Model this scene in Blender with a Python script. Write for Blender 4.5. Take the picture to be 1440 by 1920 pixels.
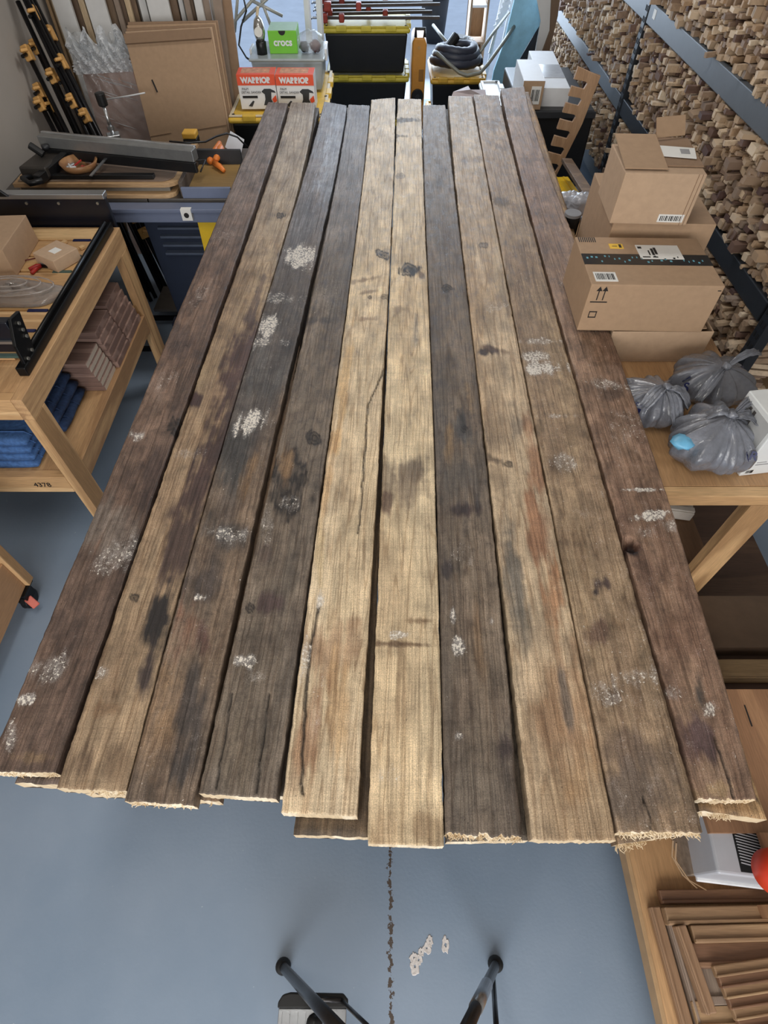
import bpy, math, random
import numpy as np
from mathutils import Vector, Matrix
for o in list(bpy.data.objects): bpy.data.objects.remove(o)
sc = bpy.context.scene
COL = sc.collection
# ---------------- camera, light, exposure ----------------
H = 2.10; PITCH = math.radians(53.5); F = 1043.0
cd = bpy.data.cameras.new('camera'); cam = bpy.data.objects.new('camera', cd); COL.objects.link(cam)
cam.location = (0, 0, H); cam.rotation_euler = (math.pi/2-PITCH, 0, 0)
cd.sensor_fit = 'HORIZONTAL'; cd.sensor_width = 36; cd.lens = F/1440*36; cd.clip_start = .02; cd.clip_end = 100
sc.camera = cam
sc.view_settings.view_transform = 'Standard'; sc.view_settings.look = 'None'
sc.view_settings.gamma = 1; sc.view_settings.use_curve_mapping = False
sc.view_settings.exposure = 0.0
w = bpy.data.worlds.new('sky'); sc.world = w; w.use_nodes = True
bg = w.node_tree.nodes['Background']; bg.inputs[0].default_value = (.62, .76, 1, 1); bg.inputs[1].default_value = 1.1
def area(name, loc, rot, sx, sy, power, col):
    l = bpy.data.lights.new(name, 'AREA'); l.shape = 'RECTANGLE'; l.size = sx; l.size_y = sy; l.energy = power; l.color = col
    o = bpy.data.objects.new(name, l); COL.objects.link(o); o.location = loc; o.rotation_euler = rot; return o
R = math.radians
area('daylight_far_door', (.6, 7.6, 1.35), (R(-90), 0, 0), 2.6, 2.1, 125, (.72, .85, 1))
area('daylight_near_door', (-.3, -2.6, 1.9), (R(66), 0, 0), 3.2, 1.6, 112, (1, .96, .9))
area('added_overhead_fill_near', (-.5, .6, 2.92), (0, 0, 0), .3, 1.3, 18, (1, .95, .88))  # added overhead fill lamp, unseen, no fixture behind it
area('added_overhead_fill_far', (.2, 3.4, 2.92), (0, 0, 0), 1.3, .3, 26, (1, .97, .93))  # second added overhead lamp, unseen, fills the far half

# ---------------- geometry of the view (surveying helper) ----------------
cT, sT = math.cos(PITCH), math.sin(PITCH)
def ray(px, py): return (px-720., cT*F+sT*(960-py), -sT*F+cT*(960-py))
def P(px, py, z=None, Y=None, X=None):
    a, b, c = ray(px, py)
    s = (z-H)/c if z is not None else (Y/b if Y is not None else X/a)
    return Vector((a*s, b*s, H+c*s))
def proj(p):
    y, z = p[1], p[2]-H
    d = y*cT-z*sT; u = y*sT+z*cT
    return (720+F*p[0]/d, 960-F*u/d, d)

# ---------------- materials ----------------
MATS = {}
def srgb(c):
    return tuple(((v/255)/12.92 if v/255 <= .04045 else ((v/255+.055)/1.055)**2.4) for v in c)+(1,)
class N:
    def __init__(s, m): s.m = m; m.use_nodes = True; s.t = m.node_tree; s.b = s.t.nodes['Principled BSDF']
    def n(s, typ, ins=None, **kw):
        x = s.t.nodes.new(typ)
        for k, v in kw.items(): setattr(x, k, v)
        for k, v in (ins or {}).items():
            if isinstance(v, tuple) and len(v) == 2 and hasattr(v[0], 'outputs'): s.t.links.new(v[0].outputs[v[1]], x.inputs[k])
            elif hasattr(v, 'outputs'): s.t.links.new(v.outputs[0], x.inputs[k])
            else: x.inputs[k].default_value = v
        return x
    def link(s, a, o, k): s.t.links.new(a.outputs[o], s.b.inputs[k])
    def mix(s, f, a, b, blend='MIX'):
        x = s.t.nodes.new('ShaderNodeMix'); x.data_type = 'RGBA'; x.blend_type = blend
        for i, v in ((0, f), (6, a), (7, b)):
            if isinstance(v, tuple) and len(v) == 2 and hasattr(v[0], 'outputs'): s.t.links.new(v[0].outputs[v[1]], x.inputs[i])
            elif hasattr(v, 'outputs'): s.t.links.new(v.outputs[2 if v.bl_idname == 'ShaderNodeMix' else 0], x.inputs[i])
            else: x.inputs[i].default_value = v
        return x
    def ramp(s, src, stops):
        x = s.t.nodes.new('ShaderNodeValToRGB'); s.t.links.new(src.outputs[0], x.inputs[0])
        e = x.color_ramp.elements
        while len(e) < len(stops): e.new(.5)
        for i, (p, c) in enumerate(stops):
            e[i].position = p; e[i].color = c if isinstance(c, tuple) else (c, c, c, 1)
        return x
def mat(name, c, rough=.6, metal=0, var=.12, scale=18, bump=.05, emit=0, trans=0, alpha=1, spec=.5, coat=0):
    if name in MATS: return MATS[name]
    m = bpy.data.materials.new(name); MATS[name] = m; k = N(m)
    tc = k.n('ShaderNodeTexCoord')
    nz = k.n('ShaderNodeTexNoise', {'Vector': (tc, 3), 'Scale': scale, 'Detail': 5, 'Roughness': .6})
    c = srgb(c); lo = tuple(v*(1-var) for v in c[:3])+(1,); hi = tuple(min(1, v*(1+var)) for v in c[:3])+(1,)
    rp = k.ramp(nz, [(.3, lo), (.7, hi)])
    k.link(rp, 0, 'Base Color'); k.b.inputs['Roughness'].default_value = rough; k.b.inputs['Metallic'].default_value = metal
    k.b.inputs['Specular IOR Level'].default_value = spec; k.b.inputs['Coat Weight'].default_value = coat
    if bump:
        bp = k.n('ShaderNodeBump', {'Height': nz, 'Strength': bump, 'Distance': .01}); k.link(bp, 0, 'Normal')
    k.b.inputs['Transmission Weight'].default_value = trans; k.b.inputs['Alpha'].default_value = alpha
    return m
def wood(name, c1, c2, axis='X', rough=.6, ring=55, knots=True, bump=.15):
    if name in MATS: return MATS[name]
    m = bpy.data.materials.new(name); MATS[name] = m; k = N(m)
    tc = k.n('ShaderNodeTexCoord'); oi = k.n('ShaderNodeObjectInfo')
    sc3 = {'X': (.07, 1, 1), 'Y': (1, .07, 1), 'Z': (1, 1, .07)}[axis]
    mp = k.n('ShaderNodeMapping', {'Vector': (tc, 3), 'Scale': sc3})
    add = k.n('ShaderNodeVectorMath', {0: mp, 1: (oi, 5)}, operation='ADD')
    n1 = k.n('ShaderNodeTexNoise', {'Vector': add, 'Scale': ring*.12, 'Detail': 3, 'Distortion': .6})
    mul = k.n('ShaderNodeMath', {0: n1, 1: 22.}, operation='MULTIPLY'); fr = k.n('ShaderNodeMath', {0: mul}, operation='SINE')
    n2 = k.n('ShaderNodeTexNoise', {'Vector': add, 'Scale': ring*5, 'Detail': 4})
    r1 = k.ramp(fr, [(0., srgb(c1)), (.9, srgb(c2))])
    r2 = k.ramp(n2, [(.3, (.8, .8, .8, 1)), (.7, (1.08, 1.08, 1.08, 1))])
    mx = k.mix(1.0, r1, r2, 'MULTIPLY'); k.link(mx, 2, 'Base Color'); k.b.inputs['Roughness'].default_value = rough
    bp = k.n('ShaderNodeBump', {'Height': n2, 'Strength': bump, 'Distance': .004}); k.link(bp, 0, 'Normal')
    return m
def card(name='cardboard', c=(168, 140, 112)):
    return mat(name, c, .85, var=.06, scale=40, bump=.04)

# ---------------- mesh builder ----------------
class MB:
    def __init__(s): s.v = []; s.f = []; s.mi = []; s.cur = 0
    def add(s, vs, fs):
        b = len(s.v); s.v += [tuple(q) for q in vs]
        for f in fs: s.f.append(tuple(b+i for i in f)); s.mi.append(s.cur)
        return s
    def hexa(s, p): # p: bottom 4 ccw, top 4 ccw
        return s.add(p, [(3, 2, 1, 0), (4, 5, 6, 7), (0, 1, 5, 4), (1, 2, 6, 5), (2, 3, 7, 6), (3, 0, 4, 7)])
    def box(s, a, b):
        x0, y0, z0 = a; x1, y1, z1 = b
        return s.hexa([(x0, y0, z0), (x1, y0, z0), (x1, y1, z0), (x0, y1, z0), (x0, y0, z1), (x1, y0, z1), (x1, y1, z1), (x0, y1, z1)])
    def ob(s, c, size, rot=(0, 0, 0)):
        from mathutils import Euler
        M = Euler(rot).to_matrix(); c = Vector(c); x, y, z = (q/2 for q in size)
        return s.hexa([c+M@Vector(q) for q in ((-x, -y, -z), (x, -y, -z), (x, y, -z), (-x, y, -z), (-x, -y, z), (x, -y, z), (x, y, z), (-x, y, z))])
    def beam(s, a, b, w, t, up=(0, 0, 1)): # rectangular bar a->b, w along side, t along up
        a = Vector(a); b = Vector(b); d = (b-a).normalized(); side = d.cross(Vector(up))
        if side.length < 1e-4: side = d.cross(Vector((0, 1, 0)))
        side.normalize(); u = side.cross(d).normalized()
        sw, uw = side*w/2, u*t/2
        return s.hexa([a-sw-uw, a+sw-uw, b+sw-uw, b-sw-uw, a-sw+uw, a+sw+uw, b+sw+uw, b-sw+uw])
    def tube(s, pts, r, n=10, closed=False):
        pts = [Vector(p) for p in pts]; rs = r if isinstance(r, (list, tuple)) else [r]*len(pts)
        rings = []; prev = None
        for i, p in enumerate(pts):
            if closed: d = pts[(i+1) % len(pts)]-pts[i-1]
            else: d = pts[min(i+1, len(pts)-1)]-pts[max(i-1, 0)]
            d.normalize()
            if prev is None:
                a = d.cross(Vector((0, 0, 1)))
                if a.length < .05: a = d.cross(Vector((0, 1, 0)))
            else: a = prev-d*prev.dot(d)
            a.normalize(); prev = a; b = d.cross(a)
            rings.append([p+(a*math.cos(2*math.pi*j/n)+b*math.sin(2*math.pi*j/n))*rs[i] for j in range(n)])
        fs = []; L = len(rings)
        for i in range(L if closed else L-1):
            for j in range(n):
                i2 = (i+1) % L
                fs.append((i*n+j, i*n+(j+1) % n, i2*n+(j+1) % n, i2*n+j))
        if not closed: fs += [tuple(range(n-1, -1, -1)), tuple((L-1)*n+j for j in range(n))]
        return s.add([q for rg in rings for q in rg], fs)
    def cyl(s, a, b, r, n=16, r2=None): return s.tube([a, b], [r, r2 if r2 is not None else r], n)
    def lathe(s, prof, c, n=24, sx=1, sy=1): # profile (r,z)
        vs = [(c[0]+r*sx*math.cos(2*math.pi*j/n), c[1]+r*sy*math.sin(2*math.pi*j/n), c[2]+z) for r, z in prof for j in range(n)]
        fs = [(i*n+j, i*n+(j+1) % n, (i+1)*n+(j+1) % n, (i+1)*n+j) for i in range(len(prof)-1) for j in range(n)]
        return s.add(vs, fs)
    def prism(s, poly, vec): # poly: 3d points, extruded by vec
        n = len(poly); vec = Vector(vec)
        vs = [Vector(p) for p in poly]+[Vector(p)+vec for p in poly]
        return s.add(vs, [tuple(range(n-1, -1, -1)), tuple(range(n, 2*n))]+[(i, (i+1) % n, n+(i+1) % n, n+i) for i in range(n)])
    def blob(s, c, r, n=10, m=7, seed=0, amp=.2):
        rnd = random.Random(seed); vs = []
        for i in range(1, m):
            for j in range(n):
                a = math.pi*i/m; b = 2*math.pi*j/n; k = 1+rnd.uniform(-amp, amp)
                vs.append((c[0]+r[0]*k*math.sin(a)*math.cos(b), c[1]+r[1]*k*math.sin(a)*math.sin(b), c[2]+r[2]*k*math.cos(a)))
        vs += [(c[0], c[1], c[2]+r[2]), (c[0], c[1], c[2]-r[2])]; t = (m-1)*n
        fs = [(i*n+j, (i+1)*n+j, (i+1)*n+(j+1) % n, i*n+(j+1) % n) for i in range(m-2) for j in range(n)]
        fs += [(t, j, (j+1) % n) for j in range(n)]+[(t+1, (m-2)*n+(j+1) % n, (m-2)*n+j) for j in range(n)]
        return s.add(vs, fs)
ROOTS = []
def T(name, label, cat, group=None, kind=None):
    o = bpy.data.objects.new(name, None); COL.objects.link(o); o.empty_display_size = .05
    if label: o['label'] = label
    if cat: o['category'] = cat
    if group: o['group'] = group
    if kind: o['kind'] = kind
    ROOTS.append(o); return o
def part(name, mb, mats, parent=None, bevel=0, smooth=False, label=None, kind=None, sub=0, seg=2):
    me = bpy.data.meshes.new(name); me.from_pydata(mb.v, [], mb.f)
    mats = mats if isinstance(mats, (list, tuple)) else [mats]
    for m in mats: me.materials.append(m)
    if len(mats) > 1: me.polygons.foreach_set('material_index', mb.mi)
    if smooth: me.polygons.foreach_set('use_smooth', [True]*len(me.polygons))
    me.update()
    o = bpy.data.objects.new(name, me); COL.objects.link(o)
    if parent: o.parent = parent
    if label: o['label'] = label
    if kind: o['kind'] = kind
    if bevel:
        b = o.modifiers.new('bevel', 'BEVEL'); b.width = bevel; b.segments = seg; b.limit_method = 'ANGLE'; b.angle_limit = .6
    if sub:
        b = o.modifiers.new('sub', 'SUBSURF'); b.levels = sub; b.render_levels = sub
    return o
def single(name, label, cat, mb, mats, group=None, kind=None, **kw):
    o = part(name, mb, mats, **kw)
    if label: o['label'] = label
    if cat: o['category'] = cat
    if group: o['group'] = group
    if kind: o['kind'] = kind
    ROOTS.append(o); return o
def struct(name, mb, m, **kw):
    o = part(name, mb, m, **kw); o['kind'] = 'structure'; return o
def finalize():
    for o in ROOTS:
        ms = [o] if o.type == 'MESH' else []
        for c in o.children:
            if c.type == 'MESH': ms.append(c)
            ms += [g for g in c.children if g.type == 'MESH']
        ms = [q for q in ms if not q.get('_done')]
        if not ms: continue
        co = []
        for q in ms:
            a = np.empty(len(q.data.vertices)*3); q.data.vertices.foreach_get('co', a); co.append(a.reshape(-1, 3))
        al = np.concatenate(co); lo = al.min(0); hi = al.max(0)
        base = Vector(((lo[0]+hi[0])/2, (lo[1]+hi[1])/2, lo[2]))
        for q in ms: q.data.transform(Matrix.Translation(-base))
        o.location = base
def text_mesh(txt, size, M, m, parent, name='lettering', depth=.0006, bold=0, label=None):
    c = bpy.data.curves.new('t', 'FONT'); c.body = txt; c.size = size; c.extrude = depth; c.align_x = 'CENTER'; c.align_y = 'CENTER'; c.offset = bold
    o = bpy.data.objects.new('t', c); COL.objects.link(o)
    dg = bpy.context.evaluated_depsgraph_get(); me = bpy.data.meshes.new_from_object(o.evaluated_get(dg))
    bpy.data.objects.remove(o); me.transform(M); me.materials.clear(); me.materials.append(m)
    o = bpy.data.objects.new(name, me); COL.objects.link(o); o.parent = parent
    if label: o['label'] = label
    return o
class Fr: # a box frame: front-left-bottom corner o, unit ux, uy, size
    def __init__(s, o, w, d, h, rz=0):
        s.o = Vector(o); s.w = w; s.d = d; s.h = h; s.ux = Vector((math.cos(rz), math.sin(rz), 0)); s.uy = Vector((-math.sin(rz), math.cos(rz), 0)); s.uz = Vector((0, 0, 1))
    def p(s, a, b, c): return s.o+s.ux*a+s.uy*b+s.uz*c
    def box(s, mb, a, b):
        (x0, y0, z0), (x1, y1, z1) = a, b
        return mb.hexa([s.p(*q) for q in ((x0, y0, z0), (x1, y0, z0), (x1, y1, z0), (x0, y1, z0), (x0, y0, z1), (x1, y0, z1), (x1, y1, z1), (x0, y1, z1))])
    def full(s, mb): return s.box(mb, (0, 0, 0), (s.w, s.d, s.h))
    def patch(s, mb, face, u0, u1, v0, v1, t=.0012): # fractions of the face
        if face == 'front': return s.box(mb, (u0*s.w, -t, v0*s.h), (u1*s.w, .0005, v1*s.h))
        if face == 'top': return s.box(mb, (u0*s.w, v0*s.d, s.h-.0005), (u1*s.w, v1*s.d, s.h+t))
        if face == 'left': return s.box(mb, (-t, u0*s.d, v0*s.h), (.0005, u1*s.d, v1*s.h))
    def M(s, face, u, v, t=.0016, rot=0):
        if face == 'front': p = s.p(u*s.w, -t, v*s.h); a, b, c = s.ux, s.uz, -s.uy
        elif face == 'top': p = s.p(u*s.w, v*s.d, s.h+t); a, b, c = s.ux, s.uy, s.uz
        else: p = s.p(-t, u*s.d, v*s.h); a, b, c = -s.uy, s.uz, -s.ux
        m = Matrix((a, b, c)).transposed().to_4x4(); m.translation = p
        return m @ Matrix.Rotation(rot, 4, 'Z')
def frtop(fl, fr, bl, z, h): # frame from three top corners sighted in the photo on height z
    a, b, c = P(*fl, z=z), P(*fr, z=z), P(*bl, z=z)
    rz = math.atan2(b.y-a.y, b.x-a.x); w = (b-a).length
    uy = Vector((-math.sin(rz), math.cos(rz), 0)); d = (c-a).dot(uy)
    return Fr((a.x, a.y, z-h), w, d, h, rz)
# ---------------- room shell ----------------
m = bpy.data.materials.new('epoxy_floor'); k = N(m)
tc = k.n('ShaderNodeTexCoord')
n1 = k.n('ShaderNodeTexNoise', {'Vector': (tc, 3), 'Scale': 1.6, 'Detail': 6, 'Roughness': .55})
n2 = k.n('ShaderNodeTexNoise', {'Vector': (tc, 3), 'Scale': 90, 'Detail': 3})
n3 = k.n('ShaderNodeTexNoise', {'Vector': (tc, 3), 'Scale': 38, 'Detail': 6, 'Roughness': .7})
base = k.ramp(n1, [(.3, srgb((120, 138, 158))), (.7, srgb((138, 153, 171)))])
wh = k.ramp(n3, [(.69, 0.), (.715, .6)])
mx = k.mix(wh, base, srgb((190, 196, 202)))
# the joint along the floor where paint has chipped off
sx = k.n('ShaderNodeSeparateXYZ', {0: (tc, 3)})
nj = k.n('ShaderNodeTexNoise', {'Vector': (tc, 3), 'Scale': 55, 'Detail': 3, 'Roughness': .7})
off = k.n('ShaderNodeMath', {0: sx, 1: .019}, operation='SUBTRACT'); ab = k.n('ShaderNodeMath', {0: off}, operation='ABSOLUTE')
wd = k.n('ShaderNodeMath', {0: nj, 1: .062, 2: -.0275}, operation='MULTIPLY_ADD')
lt = k.n('ShaderNodeMath', {0: ab, 1: wd}, operation='LESS_THAN')
mx2 = k.mix(lt, mx, srgb((74, 62, 54)))
k.link(mx2, 2, 'Base Color'); k.b.inputs['Roughness'].default_value = .42
rr = k.ramp(n1, [(.3, .34), (.7, .5)]); k.link(rr, 0, 'Roughness')
bp = k.n('ShaderNodeBump', {'Height': n2, 'Strength': .12, 'Distance': .003}); k.link(bp, 0, 'Normal')
FLOORM = m
XL, XR = -1.98, 2.02
struct('floor', MB().box((XL-.1, -3.2, -.1), (XR+.1, 6.9, 0)), m)
struct('floor.001', MB().box((-6, 6.9, -.11), (7, 24, -.01)), mat('driveway_concrete', (196, 203, 210), .7, scale=5, var=.08))
wallm = mat('painted_drywall', (176, 170, 163), .8, scale=6, var=.03, bump=.03)
struct('wall_left', MB().box((XL-.12, -3.2, 0), (XL, 6.9, 3)), wallm)
struct('wall_right', MB().box((XR, -3.2, 0), (XR+.12, 6.9, 3)), wallm)
struct('ceiling', MB().box((XL-.12, -3.2, 3), (XR+.12, 6.9, 3.1)), wallm)
struct('wall_back', MB().box((XL, 4.42, 0), (-1.0, 4.52, 3)), wallm)
struct('wall_back.001', MB().box((XL, 4.52, 2.5), (XR, 4.6, 3)), wallm)
struct('wall_near', MB().box((XL, -3.3, 2.7), (XR, -3.2, 3)), wallm)

# ---------------- the salvaged planks ----------------
rng = np.random.default_rng(7)
def vnoise(u, v, su, sv, seed):
    r = np.random.default_rng(seed); g = r.random((131, 131))
    a = u*su+r.random()*40; b = v*sv+r.random()*40
    i = np.floor(a).astype(int); j = np.floor(b).astype(int); fa = a-i; fb = b-j
    fa = fa*fa*(3-2*fa); fb = fb*fb*(3-2*fb); i %= 130; j %= 130
    return (g[i, j]*(1-fa)+g[i+1, j]*fa)*(1-fb)+(g[i, j+1]*(1-fa)+g[i+1, j+1]*fa)*fb
def fbm(u, v, su, sv, seed, oc=4):
    t = 0; a = .5; n = 0
    for o in range(oc): t = t+a*vnoise(u, v, su*2**o, sv*2**o, seed+o*17); n += a; a *= .55
    return t/n
def plank_material():
    m = bpy.data.materials.new('salvaged_plank'); MATS['plank'] = m; k = N(m)
    at = k.n('ShaderNodeAttribute', attribute_name='stain'); uv = k.n('ShaderNodeUVMap', uv_map='UVMap'); a2 = k.n('ShaderNodeAttribute', attribute_name='chalk')
    def nz(sx, sy, det=5, ro=.6, dist=0.):
        mp = k.n('ShaderNodeMapping', {'Vector': uv, 'Scale': (sx, sy, 1)})
        return k.n('ShaderNodeTexNoise', {'Vector': mp, 'Scale': 1, 'Detail': det, 'Roughness': ro, 'Distortion': dist})
    g1 = nz(330, 6, 5, .65); strk = nz(120, 3, 7, .7, .3); grime = nz(34, 20, 10, .80, .3); blot = nz(9, 4.5, 6, .6, .6)
    saw = nz(4, 200, 3); fine = nz(420, 360, 4, .75); spk = nz(150, 125, 4, .7); g2 = nz(13, .55, 3, .5, .25); worm = nz(240, 150, 3, .6)
    mul = k.n('ShaderNodeMath', {0: g2, 1: 95.}, operation='MULTIPLY'); sn = k.n('ShaderNodeMath', {0: mul}, operation='SINE')
    g = lambda a, b, c, e: [(a, (b,)*3+(1,)), (c, (e,)*3+(1,))]
    c = k.mix(.9, (at, 0), k.ramp(g1, [(.32, (.60, .58, .56, 1)), (.58, (1.12, 1.12, 1.12, 1))]), 'MULTIPLY')
    ga = k.n('ShaderNodeAttribute', attribute_name='grime')
    def amt(v): return k.n('ShaderNodeMath', {0: (ga, 2), 1: v}, operation='MULTIPLY')
    c = k.mix(amt(.85), c, k.ramp(strk, [(.34, (.50, .47, .45, 1)), (.50, (1, 1, 1, 1)), (.7, (1.2, 1.2, 1.2, 1))]), 'MULTIPLY')
    c = k.mix(amt(.95), c, k.ramp(grime, [(.34, (.42, .40, .39, 1)), (.50, (.98, .98, .98, 1)), (.68, (1.34, 1.33, 1.32, 1))]), 'MULTIPLY')
    c = k.mix(amt(.7), c, k.ramp(blot, [(.34, (.62, .57, .56, 1)), (.52, (1.05, 1.05, 1.05, 1))]), 'MULTIPLY')
    c = k.mix(.6, c, k.ramp(sn, [(.0, (1.05, 1.05, 1.05, 1)), (.7, (.96, .94, .91, 1)), (1, (.56, .48, .41, 1))]), 'MULTIPLY')
    c = k.mix(.35, c, k.ramp(saw, g(.33, .75, .6, 1.06)), 'MULTIPLY')
    c = k.mix(.9, c, k.ramp(fine, g(.32, .55, .68, 1.35)), 'MULTIPLY')
    c = k.mix(k.ramp(worm, [(.285, 1.), (.31, 0.)]), c, srgb((44, 34, 28)))
    # chalky wash and crumbs of old paint / mortar
    w1 = k.n('ShaderNodeMath', {0: grime, 1: .7, 2: (a2, 2)}, operation='MULTIPLY_ADD'); w2 = k.n('ShaderNodeMath', {0: fine, 1: .45, 2: w1}, operation='MULTIPLY_ADD')
    wash = k.ramp(w2, [(.64, 0.), (.90, .75)]); c = k.mix(wash, c, srgb((188, 186, 184)))
    th = k.n('ShaderNodeMath', {0: grime, 1: .30, 2: (a2, 2)}, operation='MULTIPLY_ADD'); sm = k.n('ShaderNodeMath', {0: spk, 1: th}, operation='ADD')
    wr = k.ramp(sm, [(.825, 0.), (.865, .95)])
    c = k.mix(wr, c, srgb((232, 224, 212)))
    k.link(c, 2, 'Base Color'); k.b.inputs['Specular IOR Level'].default_value = .45
    k.link(k.ramp(grime, [(.35, .42), (.6, .7)]), 0, 'Roughness')
    h = k.n('ShaderNodeMath', {0: g1, 1: fine}, operation='ADD'); h2 = k.n('ShaderNodeMath', {0: saw, 1: .5, 2: h}, operation='MULTIPLY_ADD'); h3 = k.n('ShaderNodeMath', {0: h2, 1: (wr, 0)}, operation='ADD'); h4 = k.n('ShaderNodeMath', {0: h3, 1: grime}, operation='ADD')
    bp = k.n('ShaderNodeBump', {'Height': h4, 'Strength': .7, 'Distance': .002}); k.link(bp, 0, 'Normal')
    return m
PM = plank_material()
RAW = wood('fresh_cut_wood', (206, 184, 150), (232, 216, 188), 'Z', .8)
ZT = .92; TH = .040
def L3(c): return np.array(srgb(c)[:3])
def make_plank(name, label, knL, knR, base, alt, feats, seed, z=ZT, du=.0035, dv=.0042, bounds=None, rag=.003, group=None, chalk=.0, far=None, splits=(), holes=(), grime=1.):
    """knL/knR: sightings (x,y) of the left/right edge; first = far end, last = near end"""
    A = np.array([P(x, y, z=z)[:2] for x, y in knL]); B = np.array([P(x, y, z=z)[:2] for x, y in knR])
    deg = 3 if len(A) > 4 else 1
    fa = np.poly1d(np.polyfit(A[:, 1], A[:, 0], deg)); fb = np.poly1d(np.polyfit(B[:, 1], B[:, 0], deg))
    nv = int((A[0, 1]-A[-1, 1])/dv); nu = max(4, int(.135/du))
    t = np.linspace(0, 1, nv+1)[:, None]; u = np.linspace(0, 1, nu+1)[None, :]
    yf = A[0, 1]*(1-u)+B[0, 1]*u; yn = A[-1, 1]*(1-u)+B[-1, 1]*u
    ra = np.random.default_rng(seed)
    jag = (fbm(u*.14, u*0, 90, 1, seed+5, 3)-.5)*rag*1.8+(ra.random((1, nu+1))-.5)*rag*.8
    yn = yn+jag; yf = yf+(ra.random((1, nu+1))-.5)*.006
    Y = yf*(1-t)+yn*t
    xa = fa(Y); xb = fb(Y)
    wob = (fbm(Y*0, Y, 1, 9, seed+3)-.5)*.005+(fbm(Y*0, Y, 1, 60, seed+4, 3)-.5)*.003; wob2 = (fbm(Y*0, Y, 1, 9, seed+8)-.5)*.005+(fbm(Y*0, Y, 1, 60, seed+9, 3)-.5)*.003
    xa = xa+wob; xb = xb+wob2
    if bounds:
        lo, hi = bounds
        if lo is not None: xa = np.maximum(xa, lo(Y)+.0012)
        if hi is not None: xb = np.minimum(xb, hi(Y)-.0012)
    X = xa*(1-u)+xb*u
    du_m = u*.14+0*t; dv_m = Y
    Z = z+(fbm(du_m, dv_m, 25, 2.0, seed+11)-.5)*.003-((u-.5)**8)*.30*.004*2**8/4*.1
    edge = np.minimum(u, 1-u)*.14
    Z = Z-np.clip(.004-edge, 0, .004)**2*120
    for hx, hy, hr, hd in holes:
        q = P(hx, hy, z=z); dd = np.hypot(X-q.x, (Y-q.y)*.8)+(fbm(du_m, dv_m, 120, 90, seed+77, 2)-.5)*.012
        Z = Z-np.clip(1-dd/hr, 0, 1)**.5*hd
    cracks = []
    for pts, wdt in splits:
        q = [P(a, b, z=z) for a, b in pts]
        ys = [p.y for p in q][::-1]; xs = [p.x for p in q][::-1]
        xc = np.interp(Y, ys, xs); ins = (Y > ys[0]) & (Y < ys[-1])
        dd = np.abs(X-xc+(fbm(Y*0, Y, 1, 40, seed+31, 3)-.5)*.006)
        Z = Z-np.where(ins, np.clip(1-dd/wdt, 0, 1), 0)*.012; cracks.append(np.where(ins, np.clip(1.5-dd/(wdt*1.5), 0, 1), 0))
    # image sighting of each vertex, only used to lay out where stains and the painted far sheen sit
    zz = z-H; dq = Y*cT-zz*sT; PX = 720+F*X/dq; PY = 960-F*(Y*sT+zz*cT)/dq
    big = fbm(du_m, dv_m, 9, 1.6, seed+21); mid = fbm(du_m, dv_m, 40, 9, seed+22); pt = fbm(du_m, dv_m, 22, 14, seed+23, 5); stv = fbm(du_m, dv_m, 110, 5, seed+24, 4)
    c0, c1 = L3(base), L3(alt)
    mmix = np.clip((big-.5)*3.2+.5, 0, 1)[..., None]
    C = c0*(1-mmix)+c1*mmix
    C = C*(1+(mid-.5)[..., None]*.7)*(1+(pt-.5)[..., None]*.8)
    ch = np.full(X.shape, chalk*.8-.035)
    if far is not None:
        fc, fy = far; kf = np.clip((fy-PY)/(fy-180), 0, 1)[..., None]*.75; C = C*(1-kf)+L3(fc)*(1+(pt-.5)[..., None]*.6)*kf  # sky sheen of the far end mixed into the plank colour
    for ft in feats:
        cx, cy, rx, ry, col, st = ft[:6]; ang = math.radians(ft[6]) if len(ft) > 6 else 0
        dx = PX-cx; dy = PY-cy; a = (dx*math.cos(ang)+dy*math.sin(ang))/rx; b = (-dx*math.sin(ang)+dy*math.cos(ang))/ry
        d = np.sqrt(a*a+b*b)+(pt-.5)*1.5+(mid-.5)*.6+(stv-.5)*1.3
        kk = np.clip((1.10-d)/.6, 0, 1)*min(1, st*1.12)
        if col == 'chalk': ch = np.maximum(ch, chalk-.03+kk*.22); kk = kk*np.clip((pt-.45)*4, 0, 1)*.25; col = (190, 186, 182)
        elif col == 'knot':
            rings = np.sin(d*9)*.5+.5; kk = np.clip((1.15-d)/.3, 0, 1)*min(1, st*1.2)*(.5+.5*rings); col = (36, 29, 25)
        C = C*(1-kk[..., None])+L3(col)*(1+(mid-.5)[..., None]*.5)*kk[..., None]
    for ck in cracks: C = C*(1-ck[..., None]*.9)+L3((34, 26, 20))*ck[..., None]*.9  # groove shade of the splits painted into the colour
    lum = C.mean(-1, keepdims=True); C = np.clip((C*.86+lum*.14)*1.04, .004, .95)
    n0 = (nv+1)*(nu+1)
    top = np.stack([X, Y, Z], -1).reshape(-1, 3)
    # lower ring (sides and bottom)
    per = [(i, 0) for i in range(nv+1)]+[(nv, j) for j in range(1, nu+1)]+[(i, nu) for i in range(nv-1, -1, -1)]+[(0, j) for j in range(nu-1, 0, -1)]
    pi_ = np.array([a*(nu+1)+b for a, b in per]); low = top[pi_].copy(); low[:, 2] = z-TH
    low[:, 0] += (ra.random(len(low))-.5)*.0006
    V = np.concatenate([top, low])
    ii, jj = np.meshgrid(np.arange(nv), np.arange(nu), indexing='ij'); a = (ii*(nu+1)+jj).ravel()
    q = np.stack([a, a+nu+1, a+nu+2, a+1], -1)
    m_ = len(per); b = np.arange(m_); b2 = (b+1) % m_
    side = np.stack([pi_, pi_[b2], n0+b2, n0+b], -1)[:, ::-1]
    faces = np.concatenate([q, side]); nf = len(faces)
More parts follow.
